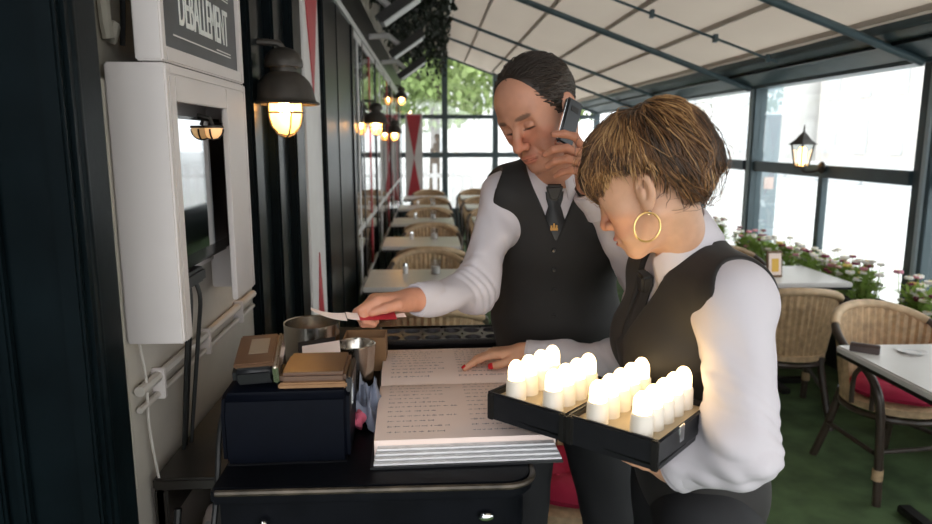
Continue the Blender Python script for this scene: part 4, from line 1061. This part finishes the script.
def build_body(S, parent):
    org = S['origin']; parts = []
    def headn(P): return smin(head_sdf((P-S['hc'])@S['Rh'], S['g']), neck_sdf(P, S), .022)
    lo, hi = bounds([S['hc'], S['nb']], .135); lo[2] = S['nb'][2]-.05
    p, f_ = polygonize(headn, lo, hi, .0027, 0); parts.append((p, f_, head_tint((p-S['hc'])@S['Rh'], S['skin'], S['g'])))
    for H in S['hands']:
        J = H['J']; fn = lambda P: smin(hand_sdf(P, H['W'], H['R'], H['s'], J), cap(P, H['W']-H['R'][:, 1]*.0*H['s'], H['W']+nrm(H['E']-H['W'])*.07, .0235*H['s'], .028*H['s']), .012)
        lo, hi = bounds(np.concatenate([np.array(J).reshape(-1, 3) if all(len(j) == 4 for j in J) else np.concatenate(J), [H['W'], H['W']+nrm(H['E']-H['W'])*.08]]), .03)
        p, f_ = polygonize(fn, lo, hi, .0024, 0); c = np.tile(S['skin'], (len(p), 1))*V3(1.02, .97, .95)
        # redder knuckles and finger ends
        for j in J:
            for q in (j[1], j[2], j[-1]): w_ = np.clip(1-np.linalg.norm(p-q, axis=1)/.014, 0, 1)[:, None]*.5; c = c*(1-w_)+c*V3(1.05, .84, .80)*w_
        parts.append((p, f_, c))
    def under(P):
        d = torso_sdf(P, S); d = smin(d, legs_sdf(P, S), .04)
        for A in S['arms']: d = smin(d, arm_sdf(P, A, [.042*S['s'], .029*S['s'], .024*S['s']]), .03)
        return smin(d, neck_sdf(P, S), .02)
    pts = [S['nb'], S['pelvis']] + [q for A in S['arms'] for q in A] + [q for l_ in S['legs'] for q in l_]
    lo, hi = bounds(pts, .16); lo[2] = max(lo[2], .02)
    p, f_ = polygonize(under, lo, hi, .011, 0); parts.append((p, f_, np.tile(S['skin'], (len(p), 1))))
    v, F, c = join(parts)
    return np_object('body', v, F, [S['skinmat']], parent, org, c)

def build_clothes(S, parent):
    org = S['origin']; R = S['R']; s = S['s']; nb = S['nb']; pe = S['pelvis']; up = S['axis']
    T = lambda P: torso_sdf(P, S)
    def shirt(P):
        d = T(P)-.009 - folds(P, 3, .0025, 26)
        for i, A in enumerate(S['arms']):
            e = arm_sdf(P, A, S['sleeve'][i], .03) - folds(P, 11+i, S['fold'], 34)
            tE = (P-A[1])@nrm(A[2]-A[0]); aE = np.exp(-(((P-A[1])**2).sum(1))/.0095); e = e - aE*.006*np.abs(np.sin(tE*95+2.2*np.sin(P@V3(31, 22, 17))))
            tS = (P-A[0])@nrm(A[1]-A[0]); e = e - .0028*np.sin(tS*60+2.5*np.sin(P@V3(24, -19, 21)))*np.clip(tS*6, 0, 1)
            w_ = A[-1]; e = smax(e, (P-w_)@nrm(A[-1]-A[-2]) - .0, .006)
            d = smin(d, e, .035)
        return smax(d, -((P-(pe-up*.0))@up), .01)
    pts = [nb+up*.05, pe] + [q for A in S['arms'] for q in A]; lo, hi = bounds(pts, .17)
    p, f_ = polygonize(shirt, lo, hi, .0052, 0); sh = np_object('shirt', p, f_, ['shirt_white'], parent, org)
    S['shirt_fn'] = shirt
    # cuffs
    for A, r in zip(S['arms'], S['cuff']):
        d = nrm(A[-1]-A[-2]); q = Vector(A[-1]-np.asarray(org)); rot = Vector((0, 0, 1)).rotation_difference(Vector(d)).to_matrix()
        MB().lathe([(r*.78, -.004), (r*.86, .003), (r*.97, .003), (r, -.002), (r*1.04, -.03), (r*1.10, -.062), (r*1.02, -.066)], tuple(q), 28, rot=rot).build('cuff', 'shirt_white', sh)
    vb = S['vest_bottom']
    def vest(P):
        d = T(P)-S['vest_off'] - folds(P, 5, .0018, 16)
        q = (P-nb)@R; a = np.abs(q[:, 0]-S['v_shift']); c_ = (P-nb)@up
        v = np.minimum(q[:, 1]+.02, (c_-S['v_z'])*S['v_slope']-a)      # inside V when positive (front half)
        d = smax(d, v*.8, .004)
        for i, A in enumerate(S['arms']):
            sh_, el_ = A[0], A[1]; out = nrm(S['sl']-S['sr'])*(1 if i == S['left_index'] else -1)
            e = cap(P, sh_+up*.12*s+out*S['hole'], sh_-up*.055*s+out*S['hole'], .060*s, .064*s); d = smax(d, -e, .006)
        nk = S['vest_neck']; d = smax(d, -cap(P, nb-up*.03, nb+up*.12, nk), .006)
        return smax(d, vb - ((P-pe)@up), .008)
    lo, hi = bounds([nb, pe+up*(vb), S['sl'], S['sr']], .19)
    p, f_ = polygonize(vest, lo, hi, .0046, 0); vo = np_object('vest', p, f_, [S['vest_mat']], parent, org); S['vest_fn'] = vest
    # trousers
    def trs(P):
        d = smin(legs_sdf(P, S, .016) - folds(P, 8, .004, 18), ell(P, pe-up*.02, V3(.165, .125, .135)*s*S['hip'], R)-.004, .05)
        d = smax(d, (P-(pe+up*.09))@up, .01); return smax(d, -(P[:, 2]-.07), .006)
    lo, hi = bounds([pe+up*.1] + [q for l_ in S['legs'] for q in l_], .17); lo[2] = .0
    p, f_ = polygonize(trs, lo, hi, .009, 0); np_object('trousers', p, f_, ['trouser_black'], parent, org)
    for h, k, a in S['legs']:
        fdir = V3(R[0, 1], R[1, 1], 0); fdir = nrm(fdir); t0 = V3(a[0], a[1], .035)
        def shoe(P):
            d = smin(cap(P, t0-fdir*.03, t0+fdir*.15, .042, .036), cap(P, t0, t0+V3(0, 0, .07), .044, .046), .03); return smax(d, -(P[:, 2]-.002), .004)
        lo, hi = bounds([t0-fdir*.08, t0+fdir*.2, t0+V3(0, 0, .09)], .05)
        p, f_ = polygonize(shoe, lo, hi, .006, 0); np_object('shoe', p, f_, ['shoe_black'], parent, org)
    return sh, vo

def collar(S, parent, r0, h, tilt, flap, point, gap=.30, gap2=None, lift=.0, name='collar'):
    """folded shirt collar round the neck; opening at the front"""
    org = np.asarray(S['origin']); R = S['R']; up = nrm(S['axis']*.9 + (S['hc']-S['nb'])*S.get('collar_follow', .3)/.15 + R[:, 1]*tilt)
    f_ = nrm(R[:, 1]-up*np.dot(R[:, 1], up)); l = np.cross(up, f_)*1.0
    c = S['nb']+up*(.0+lift); n = 48; vs_ = []; fs = []
    for i in range(n+1):
        th = gap + (2*PI-gap-(gap if gap2 is None else gap2))*i/n; dr = f_*math.cos(th)*1.0 + l*math.sin(th)
        fr = max(0, 1-min(i, n-i)/(n*.22)); lw = flap + point*fr**1.6; out = .010 + .020*fr; hh = h*(1-.45*fr)
        for (r, z) in ((r0*1.04, -.025), (r0, hh*.5), (r0-.001, hh), (r0+.005, hh+.002), (r0+.010, hh-.006), (r0+.010+out*.5, hh-lw*.5), (r0+.010+out, hh-lw)):
            vs_.append(tuple(c + dr*r + up*(z - .010*fr) - org + f_*(.010*fr)*0))
    k = 7
    for i in range(n):
        for j in range(k-1): fs.append((i*k+j, i*k+j+1, (i+1)*k+j+1, (i+1)*k+j))
    o = MB().add(vs_, fs).build(name, 'shirt_white', parent)
    md = o.modifiers.new('thickness', 'SOLIDIFY'); md.thickness = .0022; md.offset = 0
    return o

def strands(fn, pts, flow, n, length, width, lift, mats, weights, seed, steps=7, clump=18., jitter=.25):
    r = np.random.default_rng(seed); idx = r.integers(0, len(pts), n); P = pts[idx].copy()
    L_ = length(P)*r.uniform(.75, 1.25, n); W_ = width*r.uniform(.6, 1.3, n); lf = lift*r.uniform(.2, 1.3, n)
    key = np.sin(P@(r.normal(size=3)*clump)+1.0)+.6*np.sin(P@(r.normal(size=3)*clump*1.7))+r.normal(size=n)*.55
    order = np.argsort(np.argsort(key))/n; cw = np.cumsum(weights)/np.sum(weights); mi = np.searchsorted(cw, order*.999)
    def grad(P):
        e = .002; d = fn(P); g = np.stack([fn(P+np.eye(3)[i]*e)-d for i in range(3)], 1)/e; return d, g/(np.linalg.norm(g, axis=1)[:, None]+1e-9)
    path = []; nr = []; jit = r.normal(size=(n, 3))*jitter
    for st in range(steps):
        d, g = grad(P); t = st/(steps-1); tgt = lf*math.sin(min(1, t*1.15)*PI*.75)+.0012
        P = P - g*np.clip(d-tgt, -.03, .03)[:, None]; path.append(P.copy()); nr.append(g)
        fl = flow(P)+jit; fl = fl-g*(fl*g).sum(1)[:, None]; fl /= np.linalg.norm(fl, axis=1)[:, None]+1e-9
        P = P + fl*(L_/(steps-1))[:, None]
    vs_ = []; fs = []; mm = []
    path = np.stack(path, 1); nr = np.stack(nr, 1)
    tan = np.gradient(path, axis=1); tan /= np.linalg.norm(tan, axis=2)[..., None]+1e-9; side = np.cross(tan, nr)
    prof = np.array([.55, .95, 1, .95, .8, .55, .12])[:steps] if steps == 7 else np.linspace(1, .1, steps)
    wv = (W_[:, None]*prof[None])[..., None]
    V = np.stack([path-side*wv, path+nr*wv*.55, path+side*wv], 2).reshape(-1, 3)
    base = (np.arange(n)*steps*3)[:, None]; F = []
    for st in range(steps-1):
        a = base+st*3; b = a+3
        for j in range(3): e = (j+1) % 3; F.append(np.concatenate([a+j, a+e, b+e, b+j], 1))
    return V, np.concatenate(F), np.tile(mi, 3*(steps-1))
def hair_object(name, capPF, strandPF, mats, parent, org):
    p, f_ = capPF; V, F, mi = strandPF
    o = np_object(name, np.concatenate([p, V]), np.concatenate([f_, F+len(p)]), mats, parent, org)
    if len(o.data.polygons) == len(f_)+len(F): o.data.polygons.foreach_set('material_index', np.concatenate([np.zeros(len(f_), int), mi]).astype(np.int32))
    return o

def knot(c, R, k):
    Rm = Matrix(R.tolist()); c = Vector(c)
    return MB().poly([c+Rm@Vector(p)*k for p in ((-.021, -.012, .018), (.021, -.012, .018), (.018, -.012, .002), (.011, -.012, -.020), (-.011, -.012, -.020), (-.018, -.012, .002))], .023*k, Rm@Vector((0, 1, 0)))
# ---------------------------------------------------------------- the man
mo = V3(.35, 1.84, 0)
man = thing('person', 'man in black waistcoat and tie, phone at his ear, handing over a ticket', 'person', tuple(mo))
S = dict(g='m', origin=mo, s=1.0, hip=1.0, waist=1.06, belly=1.05, bust=False, neck=.056, skin=V3(.53, .255, .165), skinmat='skin_man')
S['pelvis'] = V3(.345, 1.86, .97); S['nb'] = V3(.316, 1.765, 1.525); S['sr'] = V3(.190, 1.745, 1.475); S['sl'] = V3(.490, 1.80, 1.445)
S['axis'] = nrm(S['nb']-S['pelvis'])
fw = V3(-.20, -.98, 0); S['R'] = frame(fw, S['axis']); S['R'] = frame(fw-S['axis']*np.dot(fw, S['axis']), S['axis'])
S['hc'] = V3(.250, 1.635, 1.683); S['Rh'] = frame((-.66, -.62, -.46), (-.36, 0, 1))
eR, wR = V3(.098, 1.60, 1.272), V3(-.033, 1.44, 1.290); eL, wL = V3(.523, 1.60, 1.268), V3(.356, 1.550, 1.512)
S['arms'] = [[S['sr'], eR, wR], [S['sl'], eL, wL]]; S['left_index'] = 1
S['sleeve'] = [[.054, .045, .033], [.062, .054, .038]]; S['cuff'] = [.0335, .0375]; S['fold'] = .006; S['collar_tilt'] = .35
S['legs'] = [(V3(.255, 1.87, .93), V3(.245, 1.84, .50), V3(.245, 1.90, .08)), (V3(.435, 1.87, .93), V3(.525, 1.85, .50), V3(.55, 1.92, .08))]
S.update(vest_off=.021, v_z=-.125, v_slope=.44, v_shift=.004, vest_neck=.066, vest_bottom=-.06, hole=.074, vest_mat='vest_black')
# right hand holding out the ticket: fist seen from its back, fingers folded, thumb on top
y_ = nrm(V3(-.88, -.36, .06)); z_ = nrm(V3(.05, .15, .95)); z_ = nrm(z_-y_*np.dot(z_, y_)); x_ = np.cross(z_, y_)
HR = dict(W=wR+nrm(wR-eR)*.012, R=np.stack([x_, y_, z_], 1), s=.96, E=eR)
HR['J'] = hand_joints(HR['W'], HR['R'], .96, [(.45, 1.45, .9), (.6, 1.5, .9), (.7, 1.5, .9), (.8, 1.5, .9)], thumb=[(.022, .020, -.004), (.040, .046, -.006), (.044, .076, -.012), (.038, .102, -.020)])
# left hand at the ear: dorsal towards +x, fingers curl towards the face
x2, y2 = nrm(V3(.12, .66, .74)), nrm(V3(-.30, -.62, .72)); y2 = nrm(y2-x2*np.dot(x2, y2)); z2 = np.cross(x2, y2)
HL = dict(W=wL+nrm(wL-eL)*.012, R=np.stack([x2, y2, z2], 1), s=.98, E=eL)
HL['J'] = hand_joints(HL['W'], HL['R'], .98, [(.35, .75, .35), (.85, .75, .45), (.95, .75, .45), (1.0, .8, .45)], spread=(.16, .05, -.08, -.2), thumb=[(.022, .022, -.008), (.044, .050, -.024), (.052, .076, -.040), (.048, .098, -.052)])
S['hands'] = [HR, HL]
build_body(S, man); sh, vo = build_clothes(S, man)
collar(S, man, .064, .036, .25, .046, .045, gap=.34, lift=.036)
Sm = S
# hair
hf_ = lambda P: (P-Sm['hc'])@Sm['Rh']
def man_cap(P):
    Q = hf_(P); d = ell(Q, (0, -.014, .040), (.081, .102, .088)) + .0015*np.sin(Q@V3(90, 60, 40))
    d = smax(d, -ell(Q, (0, .130, .040), (.088, .107, .092)), .006)
    zl = np.interp(Q[:, 1], [-.12, -.06, -.03, .005, .03, .05], [-.045, -.05, -.012, -.012, -.022, .02]); return smax(d, (zl-Q[:, 2])*.75, .006)
lo, hi = bounds([S['hc']], .15); cp = polygonize(man_cap, lo, hi, .004, 0)
wh = Sm['hc']+Sm['Rh']@V3(0, -.06, .12)
def mflow(P):
    Q = hf_(P); fl = np.stack([np.sign(Q[:, 0])*.25+Q[:, 0]*3, -np.ones(len(Q))*.9, -.35-np.clip(.06-Q[:, 2], 0, 1)*4], 1); return fl@Sm['Rh'].T
stp = strands(man_cap, cp[0], mflow, 2600, lambda P: np.full(len(P), .030), .0014, .004, None, [4, 3, 1.6], 4)
hair_object('hair', cp, stp, ['hair_dark', 'hair_mid', 'hair_grey'], man, mo)
hs = man.children[-1]
# tie, pin, buttons
def ribbon(S, fn, pts2, widths, off, name, m, parent, thick=.004):
    R = S['R']; org = np.asarray(S['origin']); n = len(pts2); pts = []
    for (a, c), w_ in zip(pts2, widths):
        for q in (-1, -.5, 0, .5, 1): pts.append(S['nb'] + R[:, 0]*(a+q*w_) + S['axis']*c + R[:, 1]*.25)
    P = project(fn, np.array(pts), -R[:, 1], off); Pf = P+R[:, 1]*thick*np.tile([.3, .9, 1, .9, .3], n)[:, None]
    vs_ = [tuple(p-org) for p in P] + [tuple(p-org) for p in Pf]; N_ = n*5; fs = []
    for i in range(n-1):
        for j in range(4): a = i*5+j; fs += [(a, a+1, a+6, a+5), (N_+a, N_+a+5, N_+a+6, N_+a+1)]
        for j in (0, 4): a = i*5+j; fs.append((a, a+5, N_+a+5, N_+a))
    fs += [(j, j+1, N_+j+1, N_+j) for j in range(4)] + [((n-1)*5+j, (n-1)*5+j+1, N_+(n-1)*5+j+1, N_+(n-1)*5+j) for j in range(4)]
    return MB().add(vs_, fs).build(name, m, parent)
body_front = lambda P: np.minimum(Sm['shirt_fn'](P), neck_sdf(P, Sm)-.012)
tie = ribbon(S, body_front, [(0, -.012), (0, -.03), (0, -.045), (.0, -.06), (.0, -.10), (.0, -.14)], [.022, .020, .015, .020, .031, .034], .003, 'tie', 'tie_black', man, .008)
kn = S['nb']+S['R'][:, 1]*.25+S['axis']*-.012; kn = project(body_front, kn[None], -S['R'][:, 1], .008)[0]
knot(kn-mo, S['R'], 1.0).build('tie_knot', 'tie_black', tie, bevel=.005, seg=3)
pin = project(lambda P: np.minimum(body_front(P), Sm['vest_fn'](P)), (S['nb']+S['R'][:, 1]*.25+S['axis']*-.092)[None], -S['R'][:, 1], .011)[0]; Rm = Matrix(S['R'].tolist()); pc = Vector(pin-mo)
pb_ = MB().box(pc, (.018, .003, .006), Rm)
for q, hh in ((-.006, .007), (0, .012), (.006, .008)): pb_.box(pc+Rm@Vector((q, 0, .002+hh/2)), (.004, .003, hh), Rm)
pb_.build('gold_pin', 'brass_pin', tie)
for c_ in (-.145, -.195, -.25, -.315):
    b_ = project(Sm['vest_fn'], (S['nb']+S['R'][:, 1]*.3+S['axis']*c_)[None], -S['R'][:, 1], .001)[0]
    MB().lathe([(.001, .003), (.005, .0035), (.0065, .002), (.0065, 0)], tuple(b_-mo), 14, rot=Rm@rotm(-PI/2, 0, 0)).build('button', 'button_black', vo)
# watch strap at the phone wrist
ws = nrm(eL-wL); q = Vector(wL - mo + nrm(wL-eL)*.010); MB().lathe([(.027, -.008), (.030, -.008), (.030, .008), (.027, .008)], tuple(q), 24, rot=Vector((0, 0, 1)).rotation_difference(Vector(ws)).to_matrix()).build('watch_strap', 'strap_dark', man)
# phone held to the ear
J = HL['J']; pcen = V3(.300, 1.530, 1.655)
ear = Sm['hc']+Sm['Rh']@V3(.088, -.012, -.012); mouth = Sm['hc']+Sm['Rh']@V3(.070, .075, -.085)
pa = nrm(mouth-ear); pn = nrm(Sm['Rh'][:, 0]-pa*np.dot(Sm['Rh'][:, 0], pa)); pw_ = np.cross(pa, pn); PR = np.stack([pw_, pn, -pa], 1)
pcen = ear + pa*.044 + pn*.012 + V3(-.006, -.010, 0)
ph = thing('mobile_phone', 'black mobile phone held to the ear of the man', 'phone', tuple(pcen)); PM = Matrix(PR.tolist())
MB().box((0, 0, 0), (.048, .014, .104), PM).build('phone_body', 'phone_black', ph, bevel=.005, seg=3)
MB().box(PM@Vector((0, .0072, .030)), (.022, .001, .012), PM).build('camera_plate', 'dark_metal', ph)
MB().box(PM@Vector((.0242, 0, .0)), (.001, .006, .09), PM).build('metal_edge', 'chrome', ph)
# ticket in the right hand
tip = HR['J'][4][3]; it = HR['J'][0][2]
tc = (tip+it)/2
tk = thing('ticket', 'folded red and white ticket pinched in the hand of the man', 'ticket', tuple(tc))
td = nrm(V3(-.93, -.30, .06)); tn = nrm(V3(.05, -.45, .9)); tn = nrm(tn-td*np.dot(tn, td)); ts = np.cross(tn, td)
def tpt(u, v, hgt=0.): return tuple(td*u+ts*v+tn*hgt)
def strip(u0, u1, w0, w1, bend, name, m):
    vs_ = []; fs = []
    for i in range(9):
        u = u0+(u1-u0)*i/8; hh = bend*((i/8)**2); w_ = w0+(w1-w0)*i/8
        vs_ += [tpt(u, -w_, hh), tpt(u, w_, hh+.003), tpt(u, w_, hh+.0036), tpt(u, -w_, hh+.0006)]
    for i in range(8): a = i*4; fs += [(a, a+1, a+5, a+4), (a+2, a+3, a+7, a+6), (a+1, a+2, a+6, a+5), (a+3, a, a+4, a+7)]
    MB().add(vs_, fs).build(name, m, tk)
strip(-.055, .020, .014, .014, .0, 'red_part', 'red_paint'); strip(.020, .045, .012, .012, .004, 'white_band', 'paper'); strip(.045, .115, .014, .006, .022, 'white_flap', 'paper')
strip(-.075, -.035, .008, .006, -.006, 'tail', 'paper')

# ---------------------------------------------------------------- the woman
wo = V3(.52, 1.33, 0)
wom = thing('person', 'woman with short highlighted hair and hoop earring, carrying trays of lit candles', 'person', tuple(wo))
S = dict(g='f', origin=wo, s=.90, hip=1.10, waist=.98, belly=1.05, bust=True, neck=.046, skin=V3(.62, .35, .225), skinmat='skin_woman')
S['pelvis'] = V3(.575, 1.385, .90); S['nb'] = V3(.492, 1.300, 1.385); S['sl'] = V3(.527, 1.160, 1.345); S['sr'] = V3(.490, 1.445, 1.345)
S['axis'] = nrm(S['nb']-S['pelvis']); fw = V3(-.99, -.05, 0); S['R'] = frame(fw-S['axis']*np.dot(fw, S['axis']), S['axis'])
S['hc'] = V3(.387, 1.240, 1.546); S['Rh'] = frame((-.74, .48, -.48), (-.1, -.02, 1))
eL, wL = V3(.508, 1.06, 1.118), V3(.425, 1.135, 1.050); eR, wR = V3(.465, 1.580, 1.095), V3(.232, 1.640, 1.108)
S['arms'] = [[S['sl'], eL, wL], [S['sr'], eR, wR]]; S['left_index'] = 0
S['sleeve'] = [[.064, .056, .045], [.058, .044, .033]]; S['cuff'] = [.042, .031]; S['fold'] = .006; S['collar_tilt'] = .45
S['legs'] = [(V3(.545, 1.255, .86), V3(.55, 1.25, .47), V3(.58, 1.25, .08)), (V3(.545, 1.425, .86), V3(.54, 1.43, .47), V3(.56, 1.43, .08))]
S.update(vest_off=.019, v_z=-.14, v_slope=.36, v_shift=0, vest_neck=.062, vest_bottom=-.07, hole=.050, vest_mat='vest_woman')
# left hand flat under the tray, palm up
y_ = nrm(V3(-.75, .42, .36)); z_ = nrm(V3(0, 0, -1.)-y_*np.dot(V3(0, 0, -1.), y_)); x_ = np.cross(y_, z_); HL = dict(W=wL+nrm(wL-eL)*.01, R=np.stack([x_, y_, z_], 1), s=.90, E=eL)
HL['J'] = hand_joints(HL['W'], HL['R'], .90, [(.05, .1, .1)]*4, spread=(.2, .06, -.08, -.22), thumb=[(.022, .022, -.004), (.046, .046, -.006), (.062, .066, -.008), (.074, .082, -.010)])
# right hand pointing on the ledger, palm down, index finger forward
y_ = nrm(V3(-.96, -.05, -.05)); z_ = nrm(V3(-.15, .10, 1.)); z_ = nrm(z_-y_*np.dot(z_, y_)); x_ = np.cross(z_, y_)
HR = dict(W=wR+nrm(wR-eR)*.01, R=np.stack([x_, y_, z_], 1), s=.88, E=eR)
HR['J'] = hand_joints(HR['W'], HR['R'], .88, [(.20, .22, .12), (.25, .45, .3), (.30, .6, .4), (.32, .7, .4)], thumb=[(.022, .022, -.006), (.042, .048, -.014), (.048, .076, -.020), (.042, .096, -.024)])
S['hands'] = [HL, HR]
build_body(S, wom); sh, vo = build_clothes(S, wom); Sw = S
collar(S, wom, .060, .052, .30, .062, .075, gap=.42, gap2=1.0, lift=.040)
for i in range(4): nail(wom, wo, HR['J'][i][3], HR['J'][i][2], HR['R'][:, 2] if i == 0 else HR['R'][:, 2]*.3+HR['R'][:, 1], .85, 'nail_red')
nail(wom, wo, HR['J'][4][3], HR['J'][4][2], HR['R'][:, 0]+HR['R'][:, 2]*.4, .9, 'nail_red')
wq = lambda P: (P-Sw['hc'])@Sw['Rh']
def wom_outer(P):
    Q = wq(P); d = ell(Q, (0, -.020, .038), (.086, .108, .091)); d = smin(d, ell(Q, (0, -.068, .020), (.072, .060, .085)), .03); d = smin(d, ell(Q, (0, .046, .048), (.064, .046, .046)), .03)
    return d + .004*np.sin(Q@V3(55, 40, 22)+1.5*np.sin(Q@V3(20, -50, 60)))
def zline(Q): return np.interp(Q[:, 1], [-.14, -.085, -.066, -.046, .0, .05, .085, .12], [-.105, -.115, -.085, .022, .042, .030, .012, .008]) + .006*np.sin(Q[:, 1]*140+Q[:, 0]*60)
def wom_cap(P):
    Q = wq(P); return smax(wom_outer(P), (zline(Q)-Q[:, 2])*.7, .008)
lo, hi = bounds([S['hc']], .17); cp = polygonize(wom_cap, lo, hi, .004, 0)
def wflow(P):
    Q = wq(P)-V3(.02, -.055, .12); g = np.stack([Q[:, 0], Q[:, 1]*1.15+.01, Q[:, 2]*.9-.03], 1); return (g/np.linalg.norm(g, axis=1)[:, None]*.8 + V3(0, -.10, -.28))@Sw['Rh'].T
def wlen(P): Q = wq(P); return np.clip(.012+(Q[:, 2]-zline(Q))*.95, .012, .105)
outer_pts = cp[0][wom_outer(cp[0]) > -.006]
s1 = strands(wom_outer, outer_pts, wflow, 6500, wlen, .0013, .007, None, [3.2, 3.6, 1.5, .5], 9, clump=36., jitter=.13)
s2 = strands(wom_outer, outer_pts, wflow, 420, lambda P: wlen(P)*1.1+.01, .0009, .020, None, [2, 3, 2, 1], 19, clump=30., jitter=.30)
stp = (np.concatenate([s1[0], s2[0]]), np.concatenate([s1[1], s2[1]+len(s1[0])]), np.concatenate([s1[2], s2[2]]))
hair_object('hair', cp, stp, ['hair_deep', 'hair_brown', 'hair_honey', 'hair_gold'], wom, wo)
# hoop earring from the left lobe
lob = Sw['hc']+Sw['Rh']@V3(.087, -.004, -.048); hcn = lob+V3(-.004, -.004, -.024); hx = nrm(V3(.97, .20, 0))
MB().tube([tuple(hcn + (hx*math.cos(a)+V3(0, 0, 1)*math.sin(a))*.0245 - wo) for a in [2*PI*i/40 for i in range(40)]], 0.0017, 8, closed=True).build('hoop_earring', 'gold', wom)
MB().ball(tuple(lob-wo), .0045, 10).build('ear_stud', 'chrome', wom)
# cravat
bf = lambda P: np.minimum(Sw['shirt_fn'](P), neck_sdf(P, Sw)-.012)
cv = ribbon(S, bf, [(0, -.015), (0, -.035), (0, -.06), (0, -.10), (0, -.15), (0, -.19)], [.020, .017, .022, .030, .036, .036], .004, 'cravat', 'tie_black', wom, .010)
kn = project(bf, (S['nb']+S['R'][:, 1]*.25-S['axis']*.02)[None], -S['R'][:, 1], .010)[0]; knot(kn-wo, S['R'], 1.05).build('cravat_knot', 'tie_black', cv, bevel=.005, seg=3)
for c_ in (-.20, -.26, -.32):
    b_ = project(Sw['vest_fn'], (S['nb']+S['R'][:, 1]*.3+S['axis']*c_)[None], -S['R'][:, 1], .001)[0]
    MB().lathe([(.001, .003), (.005, .0035), (.0065, .002), (.0065, 0)], tuple(b_-wo), 14, rot=Matrix(S['R'].tolist())@rotm(-PI/2, 0, 0)).build('button', 'button_black', vo)
